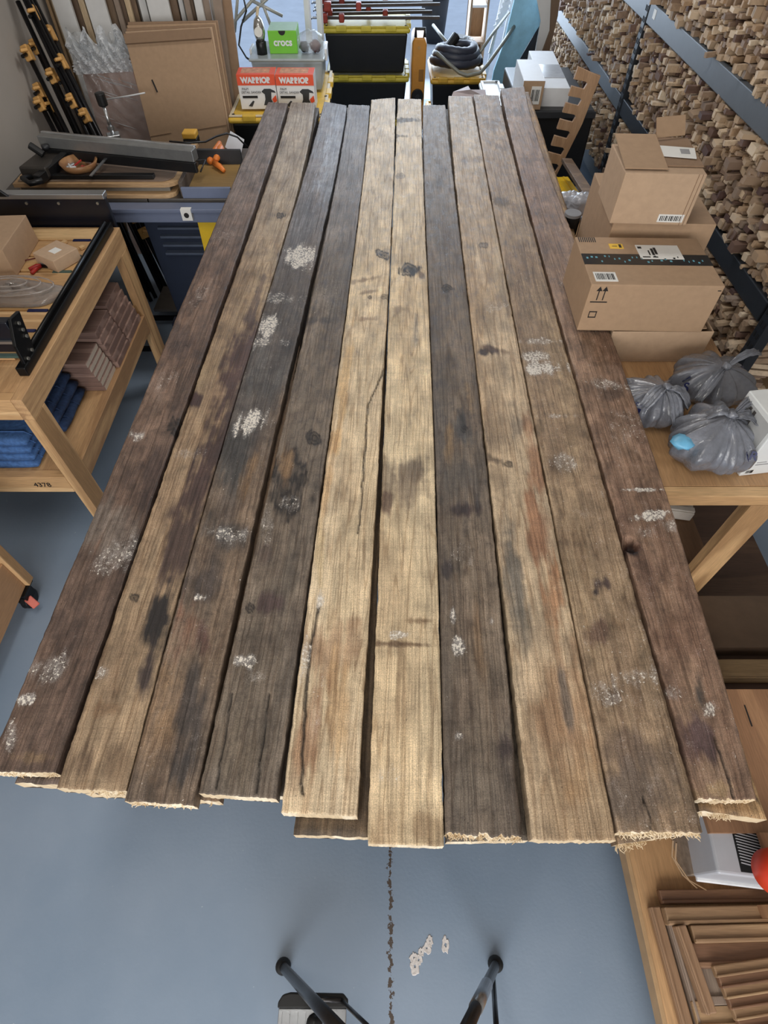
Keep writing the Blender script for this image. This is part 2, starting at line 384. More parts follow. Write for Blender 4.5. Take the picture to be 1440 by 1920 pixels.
    # bottom: quads between left and right lower rims
    bl = n0+np.arange(nv+1); br = n0+(nv+nu)+(nv-np.arange(nv+1))
    bot = np.stack([bl[:-1], br[:-1], br[1:], bl[1:]], -1); faces = np.concatenate([faces, bot])
    me = bpy.data.meshes.new(name); me.vertices.add(len(V)); me.vertices.foreach_set('co', V.ravel())
    me.loops.add(faces.size); me.loops.foreach_set('vertex_index', faces.ravel().astype(np.int32))
    me.polygons.add(len(faces)); me.polygons.foreach_set('loop_start', np.arange(0, faces.size, 4, dtype=np.int32)); me.polygons.foreach_set('loop_total', np.full(len(faces), 4, dtype=np.int32))
    mi = np.zeros(len(faces), dtype=np.int32)
    mi[len(q)+nv: len(q)+nv+nu] = 1; mi[len(q)+2*nv+nu: len(q)+m_] = 1
    me.materials.append(PM); me.materials.append(RAW); me.polygons.foreach_set('material_index', mi)
    me.update(calc_edges=True)
    cc = np.ones((len(V), 4)); cc[:n0, :3] = C.reshape(-1, 3)
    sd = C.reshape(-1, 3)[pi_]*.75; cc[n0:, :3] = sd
    at = me.color_attributes.new('stain', 'FLOAT_COLOR', 'POINT'); at.data.foreach_set('color', cc.ravel())  # holds base tone and stains plus the painted far sheen and split shade
    cv = np.full(len(V), -.2); cv[:n0] = ch.ravel(); a3 = me.attributes.new('chalk', 'FLOAT', 'POINT'); a3.data.foreach_set('value', cv)
    a4 = me.attributes.new('grime', 'FLOAT', 'POINT'); a4.data.foreach_set('value', np.full(len(V), grime))
    U = np.zeros((len(V), 2)); U[:n0, 0] = (du_m+seed*.731).ravel(); U[:n0, 1] = Y.ravel()
    sgn = np.where(np.arange(m_) < nv+nu/2, -1, 1)
    U[n0:, 0] = U[pi_, 0]+sgn*.04; U[n0:, 1] = U[pi_, 1]+.02
    uvl = me.uv_layers.new(name='UVMap'); uvl.data.foreach_set('uv', U[faces.ravel()].ravel())
    me.polygons.foreach_set('use_smooth', np.concatenate([np.ones(len(q)), np.zeros(len(faces)-len(q))]).astype(bool))
    o = bpy.data.objects.new(name, me); COL.objects.link(o); o['label'] = label; o['category'] = 'plank'
    if group: o['group'] = group
    ROOTS.append(o); return o, fa, fb
YS = (350, 450, 700, 1000, 1100, 1400)
E = [ # far L, far R, (L at rows), (R at rows), near L, near R
 ((503,191),(540,194),(433,393,286,163,117,-5),(488,459,370,258,227,122),(-26,1447),(105,1449)),
 ((545,192),(591,193),(499,463,376,269,232,132),(558,533,458,371,331,258),(103,1478),(238,1484)),
 ((608,190),(650,198),(562,536,459,373,333,260),(624,599,543,474,445,385),(237,1502),(363,1510)),
 ((653,196),(693,198),(630,605,554,487,459,392),(680,664,633,592,575,528),(372,1488),(521,1498)),
 ((696,187),(741,183),(681,665,635,596,580,541),(737,733,719,702,695,675),(526,1524),(669,1531)),
 ((746,185),(790,186),(739,735,724,717,706,692),(793,800,809,817,822,830),(693,1582),(832,1587)),
 ((793,197),(835,197),(795,801,810,819,825,831),(850,865,894,923,935,965),(835,1562),(977,1570)),
 ((841,180),(885,181),(853,868,896,926,942,984),(915,935,983,1038,1062,1120),(995,1575),(1157,1577)),
 ((888,177),(935,179),(917,937,985,1042,1067,1122),(977,1004,1074,1156,1190,1272),(1159,1560),(1318,1560)),
 ((939,167),(983,162),(983,1007,1079,1162,1197,1283),(1040,1080,1165,1275,1312,1396),(1304,1497),(1412,1500)),
]
DK = (60, 50, 44); WH = 'chalk'; PB = (92, 70, 62); OR = (176, 118, 66); TAN = (186, 158, 116)
SPEC = [  # third colour of each entry: sheen painted over the far end
 ('leftmost top plank, dark purplish brown with chalky scuffs', (98,78,66), (128,102,84), (150,144,142), .0,
  [(255,815,28,14,WH,.8),(300,720,40,22,WH,.4,-60),(215,1045,60,26,WH,.55,-30),(205,990,45,60,(128,118,108),.5),(70,1250,70,30,WH,.6,-10),(45,1310,22,14,WH,1),(370,560,60,14,WH,.35,-50),(110,1170,60,60,(84,66,58),.6),(300,900,50,60,(84,66,60),.6),(18,1385,14,34,WH,.7,15),(340,640,30,40,(96,78,70),.7),(330,800,12,16,'knot',.8),(420,440,25,14,WH,.3),(60,1420,40,12,(150,122,88),.6)], (), ()),
 ('tan top plank, second from the left, with a dark stain down its right edge', (176,152,118), (152,126,96), (176,170,160), .0,
  [(528,405,9,6,'knot',1),(366,750,17,16,(78,56,52),.95),(365,690,75,22,TAN,.25),(436,700,24,170,(88,66,60),1,22),(378,900,34,170,(82,62,56),1,24),(332,1030,30,110,(80,62,54),.95,22),(300,1160,28,75,(44,38,36),1,14),(272,1270,16,60,(66,54,50),.9,14),(480,560,12,60,(112,92,78),.7,22),(350,850,40,14,WH,.45),(190,1260,18,16,WH,.75,-40),(250,1120,10,8,'knot',.9),(160,1430,30,30,(110,88,66),.7),(215,1420,30,50,(120,96,70),.6),(200,1330,36,14,(140,110,78),.7)], (), ()),
 ('blackened top plank with white paint patches, third from the left', (92,84,78), (122,102,82), (158,166,180), .03,
  [(560,480,30,22,WH,1),(500,610,26,26,WH,.95),(470,790,34,24,WH,1,-30),(480,640,60,12,WH,.6),(520,560,45,12,WH,.5),(500,700,60,60,(92,90,88),.5),(440,860,45,70,(66,64,62),.75),(470,890,16,60,(150,118,80),.7,18),(430,1000,50,30,(70,66,64),.6),(425,1000,50,14,WH,.5),(390,1090,40,50,(66,58,56),.7),(345,1190,24,60,(132,96,74),.8,16),(385,1200,16,40,(88,58,50),.8),(300,1360,34,120,(150,118,82),.6,12),(360,1330,26,90,(74,66,62),.8,12),(340,1450,30,40,(60,56,56),.7),(620,280,22,90,(168,178,194),.55,14),(375,1120,12,9,WH,.9)], (), ()),  # the long bluish patch near the far end is painted sheen
 ('dark grey top plank with a swirling knot, fourth from the left', (98,88,78), (124,110,94), (156,160,170), .0,
  [(590,822,18,11,'knot',1,30),(542,905,34,50,'knot',.8,-10),(535,870,14,30,(150,118,80),.6),(600,600,60,8,(64,60,58),.5),(610,560,40,40,WH,.25),(545,945,20,14,WH,.5),(500,985,12,40,WH,.45),(460,1240,22,12,WH,.8),(485,1270,24,16,WH,.4),(470,1140,8,7,'knot',1),(510,1130,24,18,(78,60,58),.8),(495,1040,20,16,(80,64,60),.5),(440,1420,50,60,(112,98,80),.5)], (), [(((435,1300),(405,1480)),.0015),(((505,1300),(480,1490)),.0015)]),
 ('light tan top plank, fifth from the left, with a long crack', (214,192,156), (218,194,154), (204,194,178), .0,
  [(716,478,12,7,'knot',.9,30),(688,524,34,6,(148,124,98),.8,-12),(690,548,30,5,(140,116,92),.7,-12),(693,558,6,5,'knot',1),(690,598,24,6,(150,120,92),.7),(722,556,9,5,'knot',.6),(640,760,10,150,(220,182,124),.7,7),(615,900,10,120,(214,172,116),.6,8),(600,1050,10,100,(222,196,146),.6),(630,1215,66,54,(158,114,78),.5),(600,1125,12,28,WH,.9),(570,1240,10,50,WH,.8,10),(640,1350,26,130,(206,166,112),.6),(575,1400,26,110,(180,132,90),.65,8),(590,1340,14,80,WH,.35,8),(700,420,30,40,(178,162,138),.4)], (), [(((722,690),(690,760),(680,900),(672,1000)),.0016),(((598,1130),(583,1210),(568,1370),(566,1490)),.0022)]),
 ('palest top plank, sixth from the left, with a grey smudge and a drawn knot', (222,200,160), (216,190,148), (208,198,180), .0,
  [(765,508,20,10,'knot',1,-10),(775,512,8,12,(52,48,40),1),(790,515,8,9,(120,96,70),.8),(760,880,48,26,(122,108,90),.8,10),(755,905,60,34,(136,118,96),.7,25),(726,940,12,22,(112,88,70),.8),(778,627,9,34,(128,126,122),.6),(745,578,20,9,(144,122,96),.6),(745,1190,26,9,WH,1.1),(760,1208,66,5,(112,86,60),.8,2),(790,1164,34,6,(132,104,72),.7),(730,1455,36,24,WH,.4),(715,1560,22,50,(166,128,84),.4),(750,330,10,5,'knot',.5),(800,1550,24,30,(150,118,80),.5),(745,255,36,3,(90,80,70),.7),(758,225,26,4,(80,72,64),.7)], (), ()),
 ('dark grey brown top plank with a split knot, seventh from the left', (98,88,78), (126,110,92), (158,152,148), .0,
  [(868,800,26,34,(84,80,76),.9),(872,803,10,6,'knot',1,-30),(842,830,10,50,(150,122,84),.7),(880,750,8,50,(146,120,86),.7,-10),(870,955,30,14,(64,50,48),.9),(860,900,36,50,(92,88,84),.5),(850,1155,8,14,WH,1.1),(862,1210,12,22,WH,1.0),(922,1165,6,10,WH,.9),(895,1180,14,90,(136,108,76),.6,-6),(870,1040,26,22,WH,.35),(840,540,9,6,'knot',.9),(835,1070,10,20,(62,54,54),.8),(950,1400,20,30,(62,50,48),.8),(890,1500,60,60,(128,116,102),.4),(862,1380,8,8,WH,.9)], (), ()),
 ('tan top plank with orange streaks, eighth from the left', (198,174,140), (178,150,114), (192,180,164), .0,
  [(925,655,38,8,(104,80,62),.9,12),(905,660,14,8,(70,54,44),.9),(890,300,26,8,(120,100,82),.5),(930,575,24,12,WH,.5),(905,460,10,6,'knot',.6),(935,450,14,90,(190,170,138),.4),(930,862,40,9,(116,98,78),.8,16),(950,870,14,8,'knot',.7),(1000,860,12,90,(178,132,94),.75,-12),(1010,1000,22,100,(176,128,90),.85,-10),(1040,1120,18,70,(182,134,92),.8,-8),(965,1080,20,110,(118,112,102),.8,-10),(985,1200,16,60,(130,120,104),.5),(970,800,12,36,(134,126,112),.5,-8),(1060,1330,50,120,(178,138,98),.6,-8),(1060,1310,12,60,(120,110,100),.7,-8),(1090,1450,26,60,(176,138,92),.5),(1090,1210,30,40,(172,132,92),.4),(870,220,30,50,(164,152,136),.5)], [(968,591,.012,.02)], ()),
 ('mid brown top plank flecked with paint crumbs, ninth from the left', (156,130,100), (172,146,110), (166,148,132), .05,
  [(1010,690,40,14,WH,.9),(1000,670,26,10,WH,.7),(940,380,26,8,(104,86,66),.7),(912,410,6,5,'knot',.9),(1010,640,40,6,WH,.5),(1050,780,26,6,WH,.4),(1060,865,40,20,WH,.4),(1130,1095,26,18,(84,66,60),.9),(1115,1110,10,10,(72,56,54),.9),(1120,1190,24,30,(112,84,66),.8,20),(1190,1270,50,20,WH,.4),(1130,1300,34,24,WH,.4),(1180,1400,50,50,(112,92,78),.6),(1170,1480,46,50,(100,84,74),.7),(1240,1440,40,80,(122,102,84),.5),(1010,800,20,20,(110,90,62),.4),(1200,1500,80,60,(122,106,90),.5),(930,230,30,30,(122,108,96),.5)], (), [(((1205,1480),(1222,1560)),.0012)]),
 ('rightmost top plank, reddish brown with a broken knot hole in its left edge', (156,126,100), (140,108,86), (160,140,126), .04,
  [(1185,1025,24,16,(84,50,36),1),(1183,1030,13,13,(38,24,20),1),(1140,720,46,9,WH,.5,10),(1150,740,24,14,(96,76,64),.7),(1190,800,50,40,WH,.25),(1230,965,42,8,WH,1,-10),(1265,980,16,20,WH,.6),(1210,1000,22,14,WH,.4),(1205,918,50,3,WH,1),(1245,1300,40,16,WH,.45),(1310,1290,16,40,(82,74,68),.9,-12),(1330,1330,14,20,WH,.8),(1300,1390,60,40,(110,80,70),.6),(1320,1380,30,50,(86,66,72),.6,-20),(1390,1370,16,40,(76,62,70),.8,-15),(1270,1200,50,60,(128,94,72),.6),(1220,1080,40,40,(120,90,72),.5),(1350,1480,30,16,(176,146,104),.7),(1300,1490,20,14,(160,130,92),.7),(1070,520,26,18,WH,.3),(1100,600,24,30,(116,96,80),.5),(975,210,30,10,(98,84,76),.5),(1010,300,30,6,(98,84,76),.4)], [(1183,1022,.020,.03)], [(((1340,1380),(1378,1500)),.0016)]),
]
SPL = {0: .0022, 1: .003, 2: .003, 3: .002, 4: .0012, 5: .001, 6: .008, 7: .0025, 8: .004, 9: .004}
kn = []
for e in E:
    kl = [e[0]]+[(x, y) for x, y in zip(e[2], YS)]+[e[4]]; kr = [e[1]]+[(x, y) for x, y in zip(e[3], YS)]+[e[5]]
    kn.append((kl, kr))
fits = []
for kl, kr in kn:
    r = []
    for kk in (kl, kr):
        A = np.array([P(x, y, z=ZT)[:2] for x, y in kk]); r.append(np.poly1d(np.polyfit(A[:, 1], A[:, 0], 3)))
    fits.append(r)
def midf(i): # shared limit between plank i and i+1
    f, g = fits[i][1], fits[i+1][0]
    return lambda Y: (f(Y)+g(Y))/2
for i, (lab, base, alt, far_sheen, chk, feats, holes, splits) in enumerate(SPEC):
    lo = midf(i-1) if i else None; hi = midf(i) if i < 9 else None
    make_plank('plank', lab, kn[i][0], kn[i][1], base, alt, feats, 101+i*37, bounds=(lo, hi), rag=SPL[i], chalk=chk, far=(far_sheen, 520), holes=holes, splits=splits, grime=(1, .7, 1, 1, .5, .45, 1, .65, .85, .9)[i], group='planks of the top layer')
# torn fibres on some near ends
def fibres(pa, pb, z, n, seed, ln=.012, parent=None):
    r = random.Random(seed); mb = MB(); a = P(*pa, z=z); b = P(*pb, z=z)
    for i in range(n):
        q = a.lerp(b, r.random()); q.z = z-r.random()*.03
        d = Vector((r.uniform(-1, 1), -r.uniform(.2, 1), r.uniform(-.5, .9))).normalized()*ln*r.uniform(.3, 1)
        s_ = q+Vector((0, .006, 0)); m2 = q+d*.6; e_ = q+d+Vector((r.uniform(-1, 1), 0, r.uniform(-1, .4)))*ln*.4
        mb.tube([s_, m2, e_], [.0016, .0011, .0004], 4)
    return part('torn_fibres', mb, RAW, parent, kind='stuff')
pl = [o for o in ROOTS if o.name.startswith('plank')]
fibres((836,1563), (976,1570), ZT-.004, 110, 1, .014, pl[6])
fibres((1162,1561), (1316,1561), ZT-.006, 120, 2, .014, pl[8])
fibres((1304,1494), (1410,1499), ZT-.003, 30, 3, .010, pl[9])
fibres((0,1447), (104,1449), ZT-.003, 50, 4, .009, pl[0])
fibres((170,1481), (238,1484), ZT-.003, 40, 5, .012, pl[1])
fibres((240,1503), (363,1510), ZT-.003, 40, 6, .009, pl[2])
# second layer
z2 = ZT-TH-.0015
LOW = [ # near-left, near-right px at z2, far-left, far-right
 ((28,1468),(150,1474),(520,200),(556,202),(90,76,68)), ((158,1488),(300,1492),(560,200),(598,202),(80,72,66)), ((306,1498),(410,1502),(604,204),(640,204),(118,94,70)),
 ((416,1484),(536,1494),(646,202),(684,202),(92,84,74)), ((550,1566),(691,1570),(700,198),(742,196),(96,80,60)), ((700,1560),(830,1563),(750,198),(790,198),(130,108,80)),
 ((838,1578),(992,1576),(798,205),(847,205),(92,82,70)), ((993,1568),(1146,1566),(848,192),(890,192),(120,98,70)), ((1158,1584),(1300,1560),(894,188),(936,188),(120,98,72)),
 ((1312,1520),(1438,1538),(942,178),(992,172),(158,126,84))]
LL = ['dark plank of the lower layer poking out under the leftmost top plank','grey plank of the lower layer under the tan second top plank','brown plank of the lower layer with a corner showing beside the blackened top plank','grey plank of the lower layer under the fourth top plank','dark streaked plank of the lower layer sticking out under the fifth top plank','plank of the lower layer hidden under the palest top plank','plank of the lower layer under the split-knot plank','tan plank of the lower layer under the orange-streaked plank','frayed plank of the lower layer under the ninth top plank','tan plank of the lower layer jutting out past the rightmost top plank']
for i, (a, b, c, d, col) in enumerate(LOW):
    fts = [(620,1560,60,18,(60,52,46),.6)] if i == 4 else ([(1418,1497,4,14,(50,40,34),1),(1380,1400,30,30,(190,150,100),.6)] if i == 9 else [])
    make_plank('plank', LL[i], [c, a], [d, b], col, tuple(min(255, int(v*1.15)) for v in col), fts, 700+i*13, z=z2, du=.008, dv=.012, rag=.0022, group='planks of the lower layer')
pl2 = [o for o in ROOTS if o.name.startswith('plank')]
fibres((1316,1521), (1375,1530), z2-.003, 45, 8, .012, pl2[19]); fibres((1160,1584), (1215,1576), z2-.003, 50, 9, .016, pl2[18]); fibres((312,1499), (410,1503), z2-.003, 24, 10, .008, pl2[12])
# sawhorses that carry the stack
pine = wood('pine_lumber', (196, 156, 110), (220, 182, 134), 'X', .6)
pineY = wood('pine_lumber_lengthwise', (168, 130, 92), (206, 166, 120), 'Y', .6)
pineZ = wood('pine_lumber_upright', (176, 138, 96), (212, 172, 124), 'Z', .6)
for yy, lb in ((.95, 'near pine sawhorse under the plank stack'), (2.50, 'far pine sawhorse under the plank stack')):
    t = T('sawhorse', lb, 'sawhorse', 'sawhorses under the planks'); zt = z2-TH-.001
    part('top_beam', MB().box((-.68, yy-.045, zt-.04), (.72, yy+.045, zt)), pine, t, .002)
    for sx_ in (-.55, .6):
        for sy_ in (-1, 1):
            part('leg', MB().beam((sx_, yy+sy_*.03, zt-.041), (sx_, yy+sy_*.26, .012), .089, .038, (0, sy_, .3)), pineZ, t, .002)
        part('stretcher', MB().box((sx_-.019, yy-.15, .30), (sx_+.019, yy+.15, .38)), pineY, t, .002)
# ---------------- offcut rack on the right ----------------
gsteel = mat('grey_painted_steel', (86, 92, 98), .5, .1, var=.05)
dsteel = mat('dark_painted_steel', (46, 50, 56), .45, .3, var=.08)
XF = 1.62
rack = T('offcut_rack', 'grey steel pallet style rack full of wood offcuts along the right wall', 'rack')
SH = [(.19, .285), (.665, .755), (1.144, 1.243), (1.63, 1.73)]
for n_, (a, b) in enumerate(SH):
    for y0, y1 in ((2.08, 4.43), (4.50, 6.85)):
        mb = MB().box((XF-.02, y0, a), (XF+.015, y1, b))
        bm_ = part('shelf_beam', mb, gsteel if n_ > 1 or y0 > 3 else dsteel, rack, .004)
    part('shelf_board', MB().box((XF+.017, 2.05, b-.03), (XF+.36, 6.85, b-.012)), wood('particle_board', (150, 122, 90), (168, 140, 104), 'Y', .8), rack)
for yy in (2.03, 4.465, 6.88):
    u = MB(); u.box((XF-.025, yy-.03, 0), (XF-.02+.045, yy+.03, 1.95)); up = part('upright', u, dsteel, rack, .003)
    s_ = MB()
    for q in range(36):
        s_.box((XF-.027, yy-.018, .05+q*.052), (XF-.0245, yy-.008, .075+q*.052)); s_.box((XF-.027, yy+.008, .05+q*.052), (XF-.0245, yy+.018, .075+q*.052))
    part('slot', s_, mat('slot_black', (12, 12, 14), .9, bump=0), up, kind='stuff')
    part('upright', MB().box((XF+.33, yy-.03, 0), (XF+.37, yy+.03, 1.95)), dsteel, rack, .003)
lb = MB().box((XF-.0215, 4.30, 1.185), (XF-.0195, 4.345, 1.228)); part('price_label', lb, mat('white_paper', (226, 226, 222), .7, var=.03), rack, label='small white sticker')
WC = [(182,158,130),(158,134,110),(204,182,154),(134,112,94),(172,144,114),(112,88,76),(146,128,112),(88,66,60),(216,198,172)]
WM = [mat('offcut_wood_%s' % n, c, .75, var=.18, scale=60, bump=.1) for n, c in zip(('oak','ash','maple','elm','pine','cherry','beech','walnut','birch'), WC)]
rr = random.Random(11); cells = []; rowinfo = []; ORD = 'first second third fourth fifth sixth seventh eighth ninth tenth eleventh twelfth thirteenth fourteenth fifteenth sixteenth seventeenth eighteenth nineteenth twentieth twenty-first twenty-second twenty-third'.split()
for lv, (z0, z1) in enumerate(((.287, .665), (.757, 1.143), (1.245, 1.628), (1.732, 1.9))):
    z = z0; row_ = 0
    while z < z1-.012:
        row_ += 1
        rh = rr.uniform(.018, .042)
        if z+rh > z1-.003: rh = z1-z-.003
        for y0, y1 in ((2.075, 4.42), (4.51, 6.83)):
            y = y0; i0_ = len(cells)
            while y < y1-.012:
                wd_ = rr.choice((rr.uniform(.014, .03), rr.uniform(.02, .065), rr.uniform(.016, .04)))
                wd_ = min(wd_, y1-y)
                big_ = rr.random() < .04
                h_ = rh*(rr.uniform(.55, .99))
                cells.append((lv, y+wd_/2, z+h_/2, wd_*.95, h_, rr.uniform(-.035, .03) if not big_ else -.06, rr.uniform(-.16, .16), rr.uniform(-.22, .22), rr.uniform(-.16, .16), min(8, int(abs(rr.gauss(0, 1))*3.1)) if rr.random() < .8 else rr.randrange(9)))
                rowinfo.append([row_, 0]); y += wd_
            for q_ in range(i0_, len(cells)): rowinfo[q_][1] = len(cells)-q_
        z += rh
vis = []
for i, c in enumerate(cells):
    q = proj((XF-.02, c[1], c[2]))
    if -5 < q[0] < 1445 and -5 < q[1] < 1300: vis.append((c[3]*c[4]/q[2]**2*(1 if c[2] > .7 or q[0] > 1370 or c[1] > 3.2 else .3), i))
vis.sort(reverse=True); chosen = set(i for _, i in vis[:300])
stuffmb = {}; base_me = {}
def blockv(c):
    lv, y, z, w_, h_, dx, a1, a2, a3, mi = c
    return (XF+.10+dx, y, z), (.20, w_, h_), (a1, a2*.5, a3)
LVN = ['bottom', 'middle', 'upper', 'top']
for i, c in enumerate(cells):
    ctr, size, rot = blockv(c)
    if i in chosen:
        me = base_me.get(c[9])
        if me is None:
            mb = MB().ob((0, 0, 0), (1, 1, 1)); o = part('wood_offcut', mb, WM[c[9]]); me = o.data; base_me[c[9]] = me; o['_done'] = 1
        else:
            o = bpy.data.objects.new('wood_offcut', me); COL.objects.link(o)
        o.location = ctr; o.scale = size; o.rotation_euler = rot
        far_ = 'far' if c[1] > 4.45 else 'near'
        tn = 'pale' if c[9] in (0, 2, 4, 8) else ('dark' if c[9] in (5, 7) else 'mid brown')
        n_ = rowinfo[i][1]; sf = 'th' if 10 < n_ % 100 < 14 else {1: 'st', 2: 'nd', 3: 'rd'}.get(n_ % 10, 'th')
        o['label'] = '%s wood offcut end, %s shelf %s bay, %s row up, %d%s from far upright' % (tn, LVN[c[0]], far_, ORD[rowinfo[i][0]-1], n_, sf)
        o['category'] = 'wood offcut'; o['group'] = '%s wood offcuts on the %s shelf of the %s rack bay' % (tn, LVN[c[0]], far_)
    else:
        k_ = c[0]
        if k_ not in stuffmb: stuffmb[k_] = MB()
        mb = stuffmb[k_]; mb.cur = c[9]; mb.ob(ctr, size, rot)
for k_, mb in stuffmb.items():
    single('offcut_pile', 'mass of remaining small wood offcuts packed along the %s rack shelf' % LVN[k_], 'offcuts', mb, WM, kind='stuff')

# ---------------- right bench with parcels and bags ----------------
cb = card(); cb2 = card('cardboard_pale', (184, 157, 130)); cbd = card('cardboard_dark', (142, 116, 92))
white = mat('white_paper', (226, 226, 222), .7); ink = mat('black_ink', (26, 24, 24), .7, bump=0)
blk = mat('black_plastic', (20, 21, 23), .4, var=.15); dark = mat('dark_grey_plastic', (44, 46, 50), .5)
birch = wood('birch_plywood', (184, 144, 102), (200, 160, 116), 'Y', .5)
zb = .80
rb = T('workbench', 'pine workbench at the right holding parcels and grocery bags', 'workbench')
part('bench_top', MB().box((.76, 1.06, zb-.02), (1.24, 2.95, zb)), birch, rb, .001)
part('front_rail', MB().box((.76, 1.02, zb-.046), (1.24, 1.058, zb)), pine, rb, .002)
part('side_rail', MB().box((.76, 1.06, zb-.11), (.798, 2.95, zb-.022)), pineY, rb, .002)
for x_, y_ in ((.80, 2.85), (1.20, 2.85)):
    part('leg', MB().box((x_, y_, 0), (x_+.038, y_+.089, zb-.022)), pineZ, rb, .002)
part('leg', MB().box((1.115, 1.02, 0), (1.204, 1.058, zb-.048)), pineZ, rb, .002)
part('leg', MB().box((.765, 1.022, 0), (.803, 1.058, zb-.048)), pineZ, rb, .002)
part('side_rail', MB().box((1.202, 1.06, zb-.11), (1.24, 2.84, zb-.022)), pineY, rb, .002)
part('lower_shelf', MB().box((.80, 1.06, .30), (1.22, 2.6, .318)), wood('aged_plywood', (112, 84, 60), (132, 100, 72), 'Y', .6), rb)
part('lower_rail', MB().box((.805, 1.022, .24), (1.113, 1.058, .318)), wood('aged_pine', (120, 88, 62), (140, 106, 76), 'X', .6), rb, .002)
wtrim = mat('primed_white_trim', (196, 188, 178), .5)
def moulding(a, b, w_, t_, m_, lab, group=None, cat='moulding', up=(0, 0, 1)):
    a = Vector(a); b = Vector(b); o = T('moulding', lab, cat, group)
    part('board', MB().beam(a, b, w_, t_, up), m_, o, .003)
    d = (b-a).normalized(); sd = d.cross(Vector(up)).normalized(); u = sd.cross(d).normalized()
    mb = MB(); off = sd*(w_*.33)+u*(t_/2+.003)
    mb.beam(a+off, b+off, w_*.22, .008, up); part('bead', mb, m_, o, .002)
    return o
moulding((.99, 1.36, .345), (1.21, 1.32, .345), .10, .045, wtrim, 'white primed trim board lying at an angle on the shelf under the right bench')
moulding((.97, 1.18, .36), (.99, 1.75, .36), .06, .08, wtrim, 'white primed trim board seen end on under the right bench')
moulding((1.03, 1.50, .345), (1.21, 1.50, .345), .12, .05, wood('dark_stained_trim', (84, 54, 38), (104, 70, 50), 'X', .5), 'dark stained trim board behind the white trim under the right bench')
# things in the dark under / beside the bench
z_ = .12
cr = T('low_platform', 'dark low wooden platform on the floor below the right bench', 'platform')
dk = wood('dark_shelf_wood', (74, 54, 42), (92, 70, 54), 'X', .6)
part('deck', MB().box((.78, .56, z_-.02), (1.56, 1.0, z_)), dk, cr, .002)
part('deck', MB().box((1.245, 1.001, z_-.02), (1.585, 2.2, z_)), dk, cr, .002)
for y_ in (.6, .95, 1.6, 2.1): part('runner', MB().box((.80 if y_ < 1 else 1.26, y_-.03, 0), (1.55 if y_ < 1 else 1.58, y_+.03, z_-.021)), dk, cr)
def box3(name, lab, cat, a, b, m_, bevel=.002, **k): return single(name, lab, cat, MB().box(a, b), m_, bevel=bevel, **k)
bx_ = T('storage_box', 'dull brown lidded box under the right bench behind its slanting leg', 'box')
part('body', MB().box((1.10, .80, .122), (1.54, .99, .20)), mat('brown_fibreboard', (92, 74, 58), .7), bx_, .003); part('lid', MB().box((1.09, .79, .2005), (1.55, .998, .222)), mat('brown_fibreboard', (92, 74, 58), .7), bx_, .004)
moulding((1.05, .73, .15), (1.56, .73, .15), .07, .055, wood('tan_board', (150, 126, 92), (166, 140, 104), 'X', .6), 'tan square-ended board lying below the right bench')
moulding((1.00, .62, .14), (1.56, .62, .14), .05, .035, wood('aged_pine', (120, 88, 62), (140, 106, 76), 'X', .6), 'thin brown batten at the front of the low platform')
def barcode(fr, face, u0, u1, v0, v1, parent, bars=14, seed=0, under=0, name='label_sticker'):
    s_ = MB(); fr.patch(s_, face, u0, u1, v0, v1, .0012); st = part(name, s_, white, parent, label='white sticker with a barcode')
    b_ = MB(); r = random.Random(seed); n_ = bars; w_ = (u1-u0)*.84/n_
    for i in range(n_):
        a = u0+(u1-u0)*.08+i*w_; fr.patch(b_, face, a, a+w_*r.uniform(.3, .75), v0+(v1-v0)*(.18+under), v0+(v1-v0)*.82, .0018)
    part('barcode', b_, ink, st); return st
def parcel(name, lab, fr, m_=None, seam='x', flaps=True, group=None):
    t = T(name, lab, 'box', group); part('carton', fr.full(MB()), m_ or cb, t, .003)
    return t
# flat open tray box
f = Fr((.79, 1.64, zb+.001), .35, .34, .127)
t = T('cardboard_tray', 'shallow open cardboard box at the bottom of the near parcel stack', 'box')
mb = MB(); th = .005
f.box(mb, (0, 0, 0), (f.w, f.d, th)); f.box(mb, (0, 0, th), (f.w, th, f.h)); f.box(mb, (0, f.d-th, th), (f.w, f.d, f.h)); f.box(mb, (0, th, th), (th, f.d-th, f.h)); f.box(mb, (f.w-th, th, th), (f.w, f.d-th, f.h))
part('carton', mb, cb2, t, .002)
mb = MB(); mb.hexa([f.p(.01, 0, f.h), f.p(f.w-.01, 0, f.h), f.p(f.w-.01, .005, f.h), f.p(.01, .005, f.h), f.p(.01, -.012, f.h-.02), f.p(f.w-.01, -.012, f.h-.02), f.p(f.w-.01, -.008, f.h-.02), f.p(.01, -.008, f.h-.02)])
mb = MB(); f.box(mb, (f.w-.12, .02, f.h-.003), (f.w-.02, f.d-.03, f.h+.001)); part('flap', mb, cb, t)
